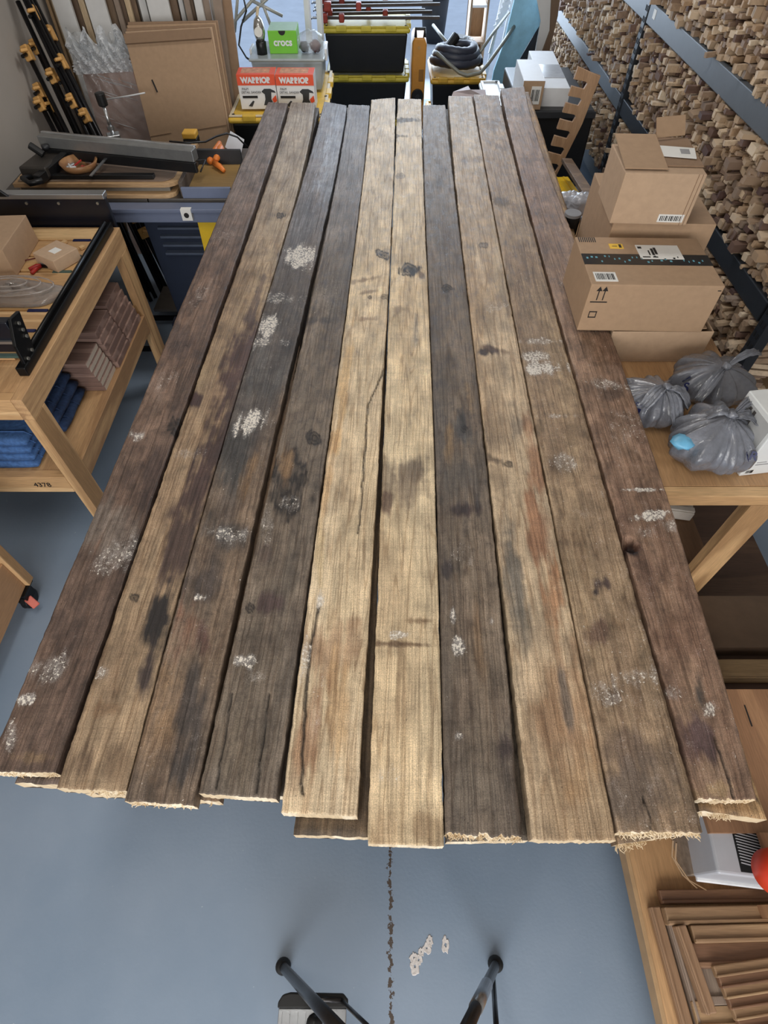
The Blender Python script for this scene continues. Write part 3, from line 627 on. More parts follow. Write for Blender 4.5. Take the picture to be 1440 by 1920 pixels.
# near parcel with black tape
f = Fr((.665, 1.645, zb+.130), .425, .30, .172, R(-1.5))
t = parcel('parcel', 'wide cardboard parcel with black printed tape, arrows and barcode on the right bench', f)
tp = MB(); f.patch(tp, 'top', 0, 1, .40, .62, .001); tape = part('tape', tp, mat('black_tape', (22, 26, 30), .3), t, label='black packing tape with small pale blue print')
pr = MB(); r = random.Random(5)
for i in range(26): a = .03+i*.036; v_ = r.uniform(.44, .56); f.patch(pr, 'top', a, a+r.uniform(.006, .018), v_, v_+.03, .0016)
part('tape_print', pr, mat('tape_print_blue', (96, 160, 176), .5, bump=0), tape)
barcode(f, 'top', .04, .21, .06, .24, t, 12, 3)
mb = MB(); f.patch(mb, 'top', .46, .80, .52, .82, .0016); sl = part('shipping_label', mb, white, t, label='white shipping label')
mb = MB()
for a, b, c_, d in ((.565,.585,.60,.74),(.59,.61,.62,.76),(.47,.50,.74,.78),(.48,.54,.55,.57),(.56,.60,.55,.57),(.54,.55,.6,.7)): f.patch(mb, 'top', a, b, c_, d, .0022)
part('label_print', mb, ink, sl)
mb = MB(); f.patch(mb, 'top', .25, .36, .74, .84, .0016); yl = part('warning_sticker', mb, mat('yellow_sticker', (232, 190, 70), .5), t, label='small yellow sticker'); mb = MB(); f.patch(mb, 'top', .325, .345, .755, .825, .002); f.patch(mb, 'top', .27, .31, .78, .79, .002); part('print', mb, ink, yl)
mb = MB()
for i in range(9): f.patch(mb, 'top', .02+i*.016, .027+i*.016, .88, .985, .001)
part('edge_mark', mb, ink, t)
mb = MB()
for a in (.07, .115):
    f.patch(mb, 'front', a, a+.007, .68, .88, .0012)
    mb.prism([f.p((a+.0035)*f.w+q, -.0012, v_) for q, v_ in ((-.009, .87*f.h), (.009, .87*f.h), (0, .96*f.h))], tuple(f.uy*.001))
f.patch(mb, 'front', .03, .16, .63, .65, .0012)
for a, b, c_, d in ((.05,.11,.42,.44),(.05,.11,.30,.32),(.05,.056,.30,.44),(.104,.11,.30,.44),(.96,.985,.9,.915)): f.patch(mb, 'front', a, b, c_, d, .0012)
part('handling_marks', mb, ink, t, label='printed frame and line of the handling marks', kind='stuff')
# far stack: lower box and opened top box
f = Fr((.815, 2.0, zb+.001), .36, .40, .325, R(-3)); t = parcel('cardboard_box', 'plain brown cardboard box under the opened one at the far end of the right bench', f, cb)
f = Fr((.795, 1.985, zb+.328), .265, .235, .165, R(-3)); t = T('cardboard_box', 'opened cardboard box with lifted flaps and barcode on top of the far stack', 'box')
part('carton', f.full(MB()), cb2, t, .003)
barcode(f, 'front', .60, .93, .06, .22, t, 12, 9)
mb = MB(); f.patch(mb, 'front', .90, .905, 0, 1, .002); f.patch(mb, 'front', .95, .955, 0, 1, .002); part('crease', mb, cbd, t)
mb = MB(); mb.beam(f.p(.07, .02, f.h+.006), f.p(.07, .235, f.h+.03), .14, .004); part('flap', mb, cb, t, label='lifted top flap')
mb = MB(); mb.beam(f.p(.20, .05, f.h+.004), f.p(.20, .26, f.h+.012), .13, .004); fl = part('flap', mb, cbd, t)
mb = MB(); mb.beam(f.p(.19, .10, f.h+.012), f.p(.20, .17, f.h+.017), .12, .002); sl = part('shipping_label', mb, white, t, label='torn white shipping label'); mb = MB(); mb.beam(f.p(.22, .12, f.h+.0155), f.p(.222, .15, f.h+.018), .03, .001); part('label_print', mb, mat('grey_print', (150, 150, 152), .7, bump=0), sl)
mb = MB(); mb.beam(f.p(.20, .25, f.h+.02), f.p(.19, .285, f.h+.07), .11, .004); part('flap', mb, cb, t)
# white printed carton at the frame edge
A_ = P(1385, 893, z=zb+.001); f = Fr((A_.x, A_.y, zb+.001), .19, .15, .21, R(8))
t = parcel('printed_carton', 'white printed retail carton at the right edge of the bench', f, mat('white_card', (222, 226, 226), .5, var=.03))
mb = MB(); f.patch(mb, 'left', .08, .92, .1, .92, .001); s_ = part('side_panel', mb, mat('pale_grey_print', (176, 178, 178), .6, var=.05), t)
mb = MB(); f.patch(mb, 'left', .18, .5, .12, .5, .002); f.patch(mb, 'left', .55, .62, .55, .88, .002); f.patch(mb, 'left', .68, .74, .55, .88, .002); f.patch(mb, 'left', .8, .83, .55, .88, .002); part('print', mb, mat('dark_grey_print', (70, 66, 64), .7, bump=0), s_)
barcode(f, 'front', .05, .2, .04, .14, t, 10, 4)
mb = MB(); mb.tube([f.p(.16+.035*math.cos(q), -.001, .12+.035*math.sin(q)) for q in [i*.35 for i in range(18)]], .0012, 4, closed=True); f.patch(mb, 'front', .14, .36, .22, .235); f.patch(mb, 'front', .14, .30, .27, .28); part('print', mb, mat('grey_print', (150, 150, 152), .7, bump=0), t)
# grocery bags: knotted thin grey plastic
bagm = mat('grey_film_plastic', (138, 142, 152), .25, var=.22, scale=22, bump=.8, trans=.3, alpha=.88, coat=.5)
navy = mat('navy_print', (24, 32, 78), .4, bump=0); teal = mat('light_blue_pack', (110, 178, 214), .4)
def bag(lab, c, rx, ry, rz, knot, seed, ears, prints, text=None, extra=None):
    t = T('grocery_bag', lab, 'bag', 'knotted grey grocery bags'); r = np.random.default_rng(seed); c = Vector(c); kn_ = Vector(knot)
    nb, nr = 96, 30; ph = r.random(12)*6.28; mb = MB(); vs = []
    def surf(i, j):
        tt = i/nr; th_ = 2*math.pi*j/nb
        # from the knot down and around to the base
        a = tt*math.pi*.98
        rad = math.sin(a)**.8 if tt < .5 else math.sin(a)**.55
        fold = sum(.5**(q//4)*math.cos(th_*(5+3*q)+ph[q]+tt*1.2) for q in range(9))*.062*(1.3-tt)*min(1, tt*4)+.035*math.sin(th_*23+tt*9+ph[3])*(1-tt)+.02*math.sin(th_*7+tt*24+ph[5])
        lump = .10*math.cos(2*th_+ph[9])*math.sin(a)+.06*math.cos(3*th_+ph[10]+2*tt)
        k_ = rad*(1+fold+lump)
        p = Vector((c.x+rx*k_*math.cos(th_), c.y+ry*k_*math.sin(th_), c.z+rz*math.cos(a)*(1+.04*math.cos(th_*4+ph[11]))))
        if tt < .45:
            q = (1-tt/.45)**1.5; p = p*(1-q)+(kn_+Vector((math.cos(th_), math.sin(th_), 0))*.012)*q
        p.z = max(p.z, c.z-rz+.002); return p
    for i in range(nr+1):
        for j in range(nb): vs.append(surf(i, j))
    mb.add(vs, [(i*nb+j, (i+1)*nb+j, (i+1)*nb+(j+1) % nb, i*nb+(j+1) % nb) for i in range(nr) for j in range(nb)]+[tuple(nr*nb+j for j in range(nb))])
    body = part('bag_body', mb, bagm, t, smooth=True)
    mb = MB().blob(kn_+Vector((0, 0, .006)), (.016, .014, .013), 10, 6, seed, .25); part('knot', mb, bagm, t, smooth=True)
    for e_ in ears:
        mb = MB(); vs = []; n1_, n2_ = 12, 9; d = Vector(e_[:3]); side = d.cross(Vector((0, 0, 1))).normalized(); wd_ = e_[3]
        for i in range(n1_+1):
            s_ = i/n1_; ctr = kn_+d*s_+Vector((0, 0, .028*math.sin(s_*math.pi)))
            for j in range(n2_+1):
                x_ = (j/n2_-.5)*2; w_ = wd_*(.25+.75*math.sin(min(1, s_*1.3)*math.pi/2))*(1 if s_ < .85 else .8)
                vs.append(ctr+side*x_*w_+Vector((0, 0, .006*math.cos(j*2.4+seed)+.002*math.sin(i*2+j))))
        mb.add(vs, [(i*(n2_+1)+j, i*(n2_+1)+j+1, (i+1)*(n2_+1)+j+1, (i+1)*(n2_+1)+j) for i in range(n1_) for j in range(n2_)])
        o = part('handle_loop', mb, bagm, t, smooth=True); sol = o.modifiers.new('thick', 'SOLIDIFY'); sol.thickness = .0012
    def onsurf(u0, u1, v0, v1, m_, nm):
        mb = MB(); vs = []; q1, q2 = 6, 8
        for i in range(q1+1):
            for j in range(q2+1):
                ii = (u0+(u1-u0)*i/q1)*nr; jj = (v0+(v1-v0)*j/q2)*nb
                p = surf(ii, jj); n_ = (p-c).normalized(); vs.append(p+n_*.0016)
        mb.add(vs, [(i*(q2+1)+j, (i+1)*(q2+1)+j, (i+1)*(q2+1)+j+1, i*(q2+1)+j+1) for i in range(q1) for j in range(q2)])
        return part(nm, mb, m_, body, smooth=True)
    for (u0, u1, v0, v1, m_) in prints: onsurf(u0, u1, v0, v1, m_, 'printed_panel')
    if text:
        for s_, v_, u_, sz, tilt in text:
            # letters laid one by one on the film
            for q, ch_ in enumerate(s_):
                if ch_ == ' ': continue
                p = surf(u_*nr, (v_+q*sz*.72/(2*math.pi*max(rx, ry)))*nb); p2 = surf(u_*nr, (v_+q*sz*.72/(2*math.pi*max(rx, ry))+.01)*nb); p3 = surf((u_-.04)*nr, (v_+q*sz*.72/(2*math.pi*max(rx, ry)))*nb)
                a_ = (p2-p).normalized(); b_ = (p3-p); b_ = (b_-a_*b_.dot(a_)).normalized(); n_ = a_.cross(b_)
                if n_.dot(p-c) < 0: n_ = -n_; a_ = -a_
                M_ = Matrix((a_, b_, n_)).transposed().to_4x4(); M_.translation = p+n_*.007
                text_mesh(ch_, sz, M_, navy, body, 'letter', bold=.0008)
    if extra: extra(t, surf)
    return t
bag('knotted grey grocery bag at the left, half behind the plank edge', (.855, 1.37, zb+.062), .105, .10, .062, (.875, 1.335, zb+.14), 3, [(.03, -.10, -.06, .024), (.07, -.05, -.03, .022), (-.07, -.05, -.03, .02)], [(.42, .55, .60, .66, navy)], [('recycle', .52, .36, .022, 0)])
bag('knotted grey grocery bag at the back beside the rack', (1.10, 1.47, zb+.065), .135, .105, .065, (1.10, 1.44, zb+.135), 8, [(.12, .05, .02, .016), (-.10, -.10, -.05, .016)], [(.36, .46, .02, .09, navy)], [('SS', .56, .42, .04, 0)])
def ex(t, surf):
    mb = MB().blob(surf(12, 54), (.035, .03, .016), 12, 7, 5, .15); part('blue_pack', mb, teal, t, smooth=True, label='light blue package showing through')
bag('nearest and largest knotted grey grocery bag on the right bench', (1.00, 1.185, zb+.078), .125, .115, .078, (1.01, 1.185, zb+.165), 21, [(.11, .08, .0, .017), (-.03, -.09, -.09, .024), (.09, -.01, -.03, .03), (-.06, .03, -.03, .024)], [(.44, .66, .915, .955, navy)], [('FRESH', .80, .40, .036, 0)], ex)

# ---------------- low shelf at the bottom right ----------------
sh = T('storage_shelf', 'low plywood storage shelf full of mouldings at the bottom right', 'shelf')
zc = .13
part('deck', MB().box((.742, -.95, zc-.02), (1.60, .54, zc)), birch, sh, .001)
part('edge_strip', MB().box((.73, -.95, zc-.05), (.742, .54, zc+.002)), mat('edge_banding', (178, 146, 108), .5), sh, .001)
part('side_panel', MB().box((1.60, -.95, zc-.05), (1.618, .54, .55)), birch, sh, .001)
part('shelf_base', MB().box((.78, -.9, 0), (1.58, .5, zc-.021)), wood('aged_plywood', (112, 84, 60), (132, 100, 72), 'Y', .6), sh)
A_ = P(1345, 1292, z=.42); B_ = P(1440, 1530, z=.42); PB_ = B_
ply = T('plywood_sheet', 'brown plywood sheet with pencil marks behind the right end of the planks', 'board')
brp = wood('brown_plywood', (150, 112, 82), (168, 128, 94), 'Y', .6)
part('sheet', MB().box((.86, B_.y-.04, .402), (1.55, A_.y, .42)), brp, ply, .001)
for x_, y_ in ((.88, A_.y-.05), (1.5, A_.y-.05), (1.5, B_.y)): part('batten', MB().box((x_, y_, zc+.001), (x_+.04, y_+.04, .401)), brp, ply)
mb = MB(); q = P(1402, 1340, z=.42)
mb.beam(P(1396, 1322, z=.4208), P(1410, 1362, z=.4208), .004, .001); part('pencil_mark', mb, ink, ply)
# air purifier
ap = T('air_purifier', 'light grey boxy appliance with a slatted black grille on the low shelf', 'appliance'); lg = mat('light_grey_plastic', (176, 178, 184), .35, var=.03)
A_ = P(1300, 1645, z=.27); f = Fr((A_.x, A_.y, .27), .30, .17, .14, R(-6))
part('case', f.full(MB()), lg, ap, .008, seg=3)
mb = MB(); f.patch(mb, 'top', .20, .97, .06, .94, .001); gb = part('grille', mb, mat('slot_black', (12, 12, 14), .9), ap)
mb = MB()
for i in range(22):
    y_ = .014+i*.0068; mb.ob(f.p(.176, y_, f.h+.0025), (.225, .0026, .003), (0, 0, R(-6)-.15))
part('slat', mb, lg, gb, kind='stuff')
mb = MB(); f.box(mb, (.01, -.008, -.012), (f.w-.01, .16, .0)); part('foot_rail', mb, mat('white_plastic', (222, 224, 226), .4), ap, .003)
bxx = T('pine_block', 'rough grey brown block supporting the slatted appliance', 'block'); part('block', MB().box((f.o.x+.03, f.o.y+.01, zc+.001), (f.o.x+.26, f.o.y+.15, f.o.z-.0125)), mat('rough_block', (140, 126, 112), .9, scale=60, var=.25), bxx, .002)
mb = MB(); mb.tube([P(1262, 1575, z=.30), P(1260, 1605, z=.26), P(1280, 1640, z=.2), P(1310, 1668, z=.15), P(1350, 1680, z=zc+.004), P(1395, 1685, z=zc+.004)], .0022, 6); mb.tube([P(1268, 1580, z=.30), P(1266, 1612, z=.26), P(1292, 1650, z=.2), P(1330, 1672, z=.15), P(1368, 1690, z=zc+.004)], .0022, 6)
part('power_cord', mb, mat('tan_cord', (150, 122, 92), .6), ap, label='thin tan looped cord', kind='stuff')
q_ = P(1420, 1730, z=.44); part('rail', MB().box((.975, q_.y, .4255), (1.10, PB_.y-.0405, .443)), brp, ply, .002); part('batten', MB().box((1.20, PB_.y-.03, zc+.001), (1.24, PB_.y+.0, .4015)), brp, ply); part('rail', MB().box((1.05, q_.y+.01, zc+.001), (1.09, q_.y+.04, .425)), brp, ply)
A_ = P(1440, 1632, z=.52); single('red_canister', 'red rounded object cut off by the right edge of the photo', 'canister', MB().lathe([(0, 0), (.045, 0), (.052, .01), (.052, .07), (.042, .085), (.015, .09), (0, .09)], (A_.x+.050, A_.y, .4435), 28), mat('glossy_red', (214, 62, 34), .35), smooth=True)
# mouldings on the shelf
md = wood('moulding_oak', (150, 120, 90), (170, 140, 106), 'X', .5); md2 = wood('moulding_walnut', (120, 88, 66), (142, 108, 82), 'X', .5); mdy = wood('moulding_oak_lengthwise', (152, 120, 92), (172, 140, 108), 'Y', .5); mdg = wood('moulding_grey', (146, 128, 114), (160, 142, 126), 'Y', .5)
zs = zc+.002
def mline(pa, pb, z, w_, t_, m_, lab, g=None): return moulding(P(*pa, z=z), P(*pb, z=z), w_, t_, m_, lab, g)
mline((1225,1700), (1305,1990), zs+.012, .032, .020, mdy, 'long moulding nearest the floor side of the low shelf')
mline((1250,1700), (1335,1990), zs+.018, .030, .030, mdg, 'grey brown moulding second from the floor side of the low shelf')
mline((1272,1735), (1330,1900), zs+.05, .030, .030, mdy, 'shorter light moulding on top beside the stacked strips')
mline((1236,1682), (1520,1678), zs+.015, .035, .024, md2, 'dark brown moulding across the back of the shelf pile')
mline((1246,1718), (1530,1712), zs+.035, .042, .030, md, 'light square-ended moulding across the shelf, end facing the floor')
mline((1296,1752), (1530,1746), zs+.05, .040, .024, md, 'brown moulding across the shelf, third from the back')
mline((1300,1792), (1530,1786), zs+.045, .055, .020, md2, 'wide brown moulding across the shelf, fourth from the back')
mline((1302,1850), (1400,1846), zs+.030, .085, .016, mdg, 'flat greyish board lying across the shelf')
mline((1302,1905), (1400,1901), zs+.030, .060, .016, md, 'flat light board lying at the bottom edge of the photo')
for i in range(6):
    mline((1338+i*9, 1822+i*20), (1560, 1790+i*20), zs+.066+.0*i, .026, .020, (md, md2)[i % 2], ('top', 'second', 'third', 'fourth', 'fifth', 'lowest')[i]+' strip of the slanting stack of thin mouldings', 'slanting stack of thin mouldings')
# ---------------- left workbench with the CNC router ----------------
XB = -1.19; zt = .85; Y0, Y1 = 1.38, 2.52; XI = -1.94
lbn = T('workbench', 'pine frame workbench at the left with a router bed on top and a lower shelf', 'workbench')
part('side_rail', MB().box((XB-.038, Y0, zt-.089), (XB, Y1, zt)), pineY, lbn, .002)
part('front_rail', MB().box((XI, Y0, zt-.089), (XB-.0385, Y0+.038, zt)), pine, lbn, .002)
part('back_rail', MB().box((XI, Y1-.038, zt-.089), (XB-.0385, Y1, zt)), pine, lbn, .002)
part('side_rail', MB().box((XI, Y0+.0385, zt-.089), (XI+.038, Y1-.0385, zt)), pineY, lbn, .002)
part('bench_top', MB().box((XI+.0385, Y0+.0385, zt-.02), (XB-.0385, Y1-.0385, zt-.002)), birch, lbn)
for x_, y_ in ((XB, Y0), (XB, Y1-.089), (XI+.038, Y0), (XI+.038, Y1-.089)):
    part('leg', MB().box((x_-.038, y_, 0), (x_, y_+.089, zt-.0895)), pineZ, lbn, .002)
part('lower_rail', MB().box((XI+.04, Y0-.001, .37), (XB-.0385, Y0+.037, .459)), pine, lbn, .002)
part('lower_side_rail', MB().box((XB-.038, Y0+.0895, .37), (XB-.001, Y1-.0895, .459)), pineY, lbn, .002)
part('lower_shelf', MB().box((XI, Y0+.0375, .44), (XB-.0385, Y1, .456)), birch, lbn)
for q in range(8):
    mb = MB().cyl((XB-.002+.0035, Y0+.02+(q % 2)*.035, zt-.075+(q//2)*.018), (XB+.0015, Y0+.02+(q % 2)*.035, zt-.075+(q//2)*.018), .0032, 8)
    if q < 5: part('screw', mb, mat('zinc', (150, 148, 140), .4, .8), lbn)
text_mesh('4378', .034, Matrix.Translation((-1.335, Y0-.0022, .415)) @ Matrix.Rotation(math.pi/2, 4, 'X'), ink, lbn, 'stamp', label='black ink stamp')
# the slatted router bed
bedm = [wood('bed_slat', (204, 164, 112), (224, 188, 138), 'X', .6), pine]
cnc = T('cnc_router', 'black framed router machine with wooden slat bed on the left workbench', 'machine')
zb2 = zt+.018
ys = [P(170, y, z=zb2).y for y in (428, 452, 482, 511, 548, 584, 622, 668)]
for i in range(7):
    a, b = ys[i+1], ys[i]
    part('bed_slat', MB().box((XI+.02, a+.014, zt+.001), (XB-.058, b, zb2)), bedm[i % 2], cnc, .0015)
    part('bed_slat', MB().box((XI+.02, a+.001, zt+.001), (XB-.10, a+.0125, zb2-.008)), bedm[(i+1) % 2], cnc)
    tm = mat('anodised_teal', (92, 120, 116), .35, .6) if i in (1, 2, 3, 6) else mat('anodised_navy', (38, 44, 92), .35, .5)
    part('t_track', MB().box((XB-.15, a-.004, zb2-.006), (XB-.075, a+.013, zb2+.003)), tm, cnc, .001)
alu = mat('brushed_aluminium', (176, 180, 184), .3, .9, var=.05); blkm = mat('black_anodised', (16, 17, 19), .35, .4, var=.1)
part('side_extrusion', MB().box((XB-.052, 1.50, zt+.001), (XB-.018, Y1-.02, zt+.034)), blkm, cnc, .003)
part('guide_rod', MB().cyl((XB-.035, 1.60, zt+.044), (XB-.035, Y1-.05, zt+.044), .008, 10), blkm, cnc, smooth=True)
rp_ = part('rear_panel', MB().box((XI+.02, Y1+.01, zt-.06), (XB-.02, Y1+.03, zt+.118)), mat('navy_black_panel', (14, 18, 28), .3), cnc, .002)
part('rear_extrusion', MB().box((XI+.02, Y1+.0, zt+.1185), (XB-.02, Y1+.045, zt+.14)), alu, cnc, .003)
for q in (-1.86, -1.72, -1.695, -1.56, -1.42, -1.25): part('bolt', MB().cyl((q, Y1+.0095, zt+.10), (q, Y1+.004, zt+.10), .006, 10), mat('zinc', (150, 148, 140), .4, .8), rp_)
mb = MB().prism([(-1.95, Y1-.03, zt+.142), (-1.60, Y1-.03, zt+.142), (-1.70, Y1-.03, zt+.24), (-1.95, Y1-.03, zt+.24)], (0, .012, 0)); gp = part('gantry_plate', mb, blkm, cnc, .002)
for x_, z_, r_ in ((-1.86, .20, .007), (-1.79, .205, .006), (-1.82, .178, .013), (-1.83, .155, .009), (-1.77, .16, .008), (-1.70, .165, .010), (-1.75, .17, .006)): part('bolt', MB().cyl((x_, Y1-.0305, zt+z_), (x_, Y1-.042, zt+z_), r_, 12), mat('zinc', (150, 148, 140), .4, .8), gp)
mb = MB().prism([(XB-.035, 1.52, zt+.02), (XB-.035, 1.60, zt+.02), (XB-.035, 1.64, zt+.16), (XB-.035, 1.58, zt+.17), (XB-.035, 1.53, zt+.10)], (.012, 0, 0)); gp = part('gantry_plate', mb, blkm, cnc, .002)
for y_, z_ in ((1.545, .04), (1.585, .045), (1.60, .14), (1.60, .115), (1.60, .09)): part('bolt', MB().cyl((XB-.022, y_, zt+z_), (XB-.017, y_, zt+z_), .006, 10), mat('zinc', (150, 148, 140), .4, .8), gp)
gb_ = part('gantry_beam', MB().box((XI+.02, 1.565, zt+.05), (XB-.036, 1.60, zt+.165)), mat('navy_black_panel', (14, 18, 28), .3), cnc, .003)
part('gantry_rail', MB().box((XI+.02, 1.555, zt+.09), (XB-.036, 1.564, zt+.10)), alu, gb_); part('bolt', MB().cyl((-1.52, 1.553, zt+.095), (-1.52, 1.545, zt+.095), .008, 10), alu, gb_)
sp_ = part('spindle', MB().lathe([(0, 0), (.03, 0), (.042, .03), (.045, .05), (.045, .15), (.036, .165), (0, .165)], (-1.46, 1.47, zt+.03), 24), blk, cnc, smooth=True)
vh = MB()
for i in range(3):
    for j in range(7): a = -2.6+j*.33; vh.cyl((-1.46+.0445*math.cos(a), 1.47+.0445*math.sin(a), zt+.10+i*.022), (-1.46+.0462*math.cos(a), 1.47+.0462*math.sin(a), zt+.10+i*.022), .0045, 6)
part('vent_hole', vh, mat('pale_grey_dot', (150, 150, 150), .5), sp_, kind='stuff')
part('cable_loop', MB().tube([(-1.44+.06*math.cos(a)-.02, 1.455+.045*math.sin(a), zt+.05+.015*math.sin(a)) for a in [i*.42 for i in range(15)]], .007, 8, closed=True), dark, cnc, smooth=True)
# things on the bed
zz = zb2+.001
f = frtop((30, 457), (96, 449), (17, 408), zz+.105, .104); f.w = .19; f = Fr((-1.73, 2.07, zz), .26, .28, .11, R(3))
t = parcel('cardboard_box', 'brown cardboard box at the far left of the router bed', f, cb); mb = MB(); f.patch(mb, 'top', .28, .62, .38, .62); part('label_sticker', mb, mat('aged_label', (190, 176, 156), .7), t)
f = frtop((60, 474), (99, 490), (97, 446), zz+.05, .0495); t = parcel('small_carton', 'small brown carton with white sticker in front of the cardboard box', f, cb2)
mb = MB(); f.patch(mb, 'top', .38, .68, .34, .64); part('label_sticker', mb, white, t)
# clear plastic clamshell
clear = mat('clear_plastic', (214, 206, 200), .12, var=.05, bump=.3, trans=.72, alpha=.85, coat=.4)
cl = T('plastic_packaging', 'crumpled clear plastic clamshell packaging on the router bed', 'packaging'); mb = MB(); n1_, n2_ = 14, 40; vs = []; r = random.Random(3)
C_ = P(25, 546, z=zz+.02)
for i in range(n1_+1):
    for j in range(n2_):
        a = 2*math.pi*j/n2_; q = i/n1_; rx, ry = .20*q, .085*q
        h_ = .012+.035*(1-q**3)*(.6+.4*math.sin(a*3+q*9))+r.uniform(0, .006); h_ = .002 if i == n1_ else h_
        vs.append((C_.x+rx*math.cos(a)*(1+.06*math.sin(4*a)), C_.y+ry*math.sin(a)*(1+.06*math.sin(5*a)), zz+h_))
mb.add(vs, [(i*n2_+j, (i+1)*n2_+j, (i+1)*n2_+(j+1) % n2_, i*n2_+(j+1) % n2_) for i in range(n1_) for j in range(n2_)])
o = part('shell', mb, clear, cl, smooth=True); s_ = o.modifiers.new('s', 'SOLIDIFY'); s_.thickness = .0012
for q in (.35, .6, .82): part('rib', MB().tube([(C_.x+.20*q*math.cos(a), C_.y+.085*q*math.sin(a), zz+.03+.028*(1-q**3)) for a in [i*.33 for i in range(19)]], .003, 6, closed=True), clear, cl, smooth=True)
# pliers
pl_ = T('pliers', 'pliers with red and black handles on the router bed', 'pliers'); A_ = P(55, 505, z=zz+.008); B_ = P(80, 497, z=zz+.008); C2 = P(105, 503, z=zz+.008)
part('handle', MB().tube([A_, A_.lerp(B_, .5)+Vector((0, .012, 0)), B_], [.007, .008, .005], 8), mat('red_rubber', (170, 40, 36), .45), pl_, smooth=True)
part('handle', MB().tube([A_+Vector((.02, -.028, 0)), A_.lerp(B_, .6)+Vector((.0, -.018, 0)), B_], [.007, .008, .005], 8), mat('red_rubber', (170, 40, 36), .45), pl_, smooth=True)
part('jaw', MB().tube([B_, B_.lerp(C2, .5)+Vector((0, .004, 0)), C2], [.011, .009, .004], 8), blkm, pl_, smooth=True)
part('pivot', MB().cyl(B_-Vector((0, 0, .006)), B_+Vector((0, 0, .011)), .006, 10), alu, pl_)
single('red_cable', 'dark red cable looped between box and pliers on the bed', 'cable', MB().tube([P(*p, z=zz+.006) for p in ((32, 508), (35, 498), (48, 488), (68, 484), (82, 490), (92, 496))], .003, 6), mat('dark_red_cable', (92, 40, 32), .5), smooth=True)
def paddle(lab, pts, m_, h=.006):
    single('wooden_paddle', lab, 'wood piece', MB().prism([P(*p, z=zz+.0005) for p in pts], (0, 0, h)), m_, bevel=.001)
paddle('thin round-ended wooden paddle poking from under the clear packaging', ((62, 570), (92, 566), (108, 559), (115, 553), (112, 549), (100, 550), (80, 556), (64, 560)), bedm[0])
single('white_cup', 'white plastic cup at the left edge of the router bed', 'cup', MB().lathe([(0, 0), (.03, 0), (.042, .07), (.044, .07), (.046, .074), (.043, .076), (.028, .004), (0, .004)], (-1.56, 1.90, zz), 24), mat('white_plastic', (222, 224, 226), .4), smooth=True)
for i, (p, q) in enumerate((((118,456),(124,452)),((112,480),(128,484)),((96,502),(112,500)),((150,466),(158,462)))):
    single('wooden_clamp_wedge', ('short','slim','flat','tiny')[i]+' pale wooden wedge on the router bed slats', 'wedge', MB().beam(P(*p, z=zz+.006), P(*q, z=zz+.006), .018, .01), mat('pale_wedge', (214, 178, 130), .6), bevel=.001)
# jeans folded on the shelf
den = mat('blue_denim', (66, 104, 158), .85, var=.28, scale=70, bump=.25); dend = mat('dark_denim', (44, 66, 104), .85, var=.3, scale=70, bump=.25)
def jeans(lab, x0, x1, y0, y1, z0, h, m_, seed, group):
    t = T('folded_jeans', lab, 'jeans', group); r = random.Random(seed); mb = MB(); n_ = 22; L_ = 10; prof = []
    for a in range(n_):
        th_ = 2*math.pi*a/n_; c_, s_ = math.cos(th_), math.sin(th_)
        prof.append((abs(c_)**.35*(1 if c_ > 0 else -1), abs(s_)**.6*(1 if s_ > 0 else -1)))
    vs = []
    for i in range(L_+1):
        y = y0+(y1-y0)*i/L_; e = 1-.25*(i in (0, L_))
        for px_, pz_ in prof: vs.append((x0+(x1-x0)*(.5+.5*px_*(1-.02*r.random())), y, z0+h*(.5+.5*pz_*e*(1-.06*r.random()))))
    mb.add(vs, [(i*n_+j, i*n_+(j+1) % n_, (i+1)*n_+(j+1) % n_, (i+1)*n_+j) for i in range(L_) for j in range(n_)]+[tuple(range(n_-1, -1, -1)), tuple(L_*n_+j for j in range(n_))])
    part('folded_leg', mb, m_, t, smooth=True)
    mb = MB()
    for q in (.25, .62): mb.tube([(x0+(x1-x0)*.02, y0+(y1-y0)*q, z0+h*.5), (x0+(x1-x0)*.1, y0+(y1-y0)*q, z0+h*.97), (x1-.02, y0+(y1-y0)*q, z0+h*1.0), (x1+.001, y0+(y1-y0)*q, z0+h*.5)], .0025, 5)
    part('seam', mb, m_, t, smooth=True); return t
for i in range(4): jeans(('lowest', 'second lowest', 'third', 'topmost')[i]+' bright blue folded jeans behind the front leg of the left bench', -1.84, -1.335+.006*i, 1.425, 1.60, .458+i*.040, .040, den, 30+i, 'pile of bright blue jeans')
for i in range(5): jeans(('lowest', 'second', 'middle', 'fourth', 'topmost')[i]+' dark folded jeans in the taller pile on the left shelf', -1.80, -1.29-.014*i, 1.615, 1.86, .458+i*.040, .040, dend, 50+i, 'pile of dark jeans')
# planed boards on the shelf
wal = wood('walnut_board', (132, 106, 96), (160, 132, 120), 'X', .5)
wend = mat('lit_end_grain', (198, 184, 168), .7)  # near pile's ends: bright light put into a paler colour
def stackb(x1, y0, y1, z0, n, th_, step, grp, lab):
    for i in range(n):
        t = T('planed_board', '%s board, %s, %s' % (('lowest','second','third','fourth','fifth','sixth')[i], lab, 'with pale end'), 'board', grp)
        part('board', MB().box((-1.86, y0, z0+i*th_), (x1-i*step, y1, z0+(i+1)*th_-.001)), wal, t, .002)
        part('end_grain', MB().box((x1-i*step+.0002, y0+.002, z0+i*th_+.002), (x1-i*step+.001, y1-.002, z0+(i+1)*th_-.003)), wend if y0 < 1.95 else wal, t)
stackb(-1.215, 1.875, 2.02, .458, 6, .024, .006, 'near pile of brown boards', 'near brown pile beside the jeans')
stackb(-1.20, 2.03, 2.20, .458, 6, .031, .007, 'middle pile of brown boards', 'middle brown pile on the left shelf')
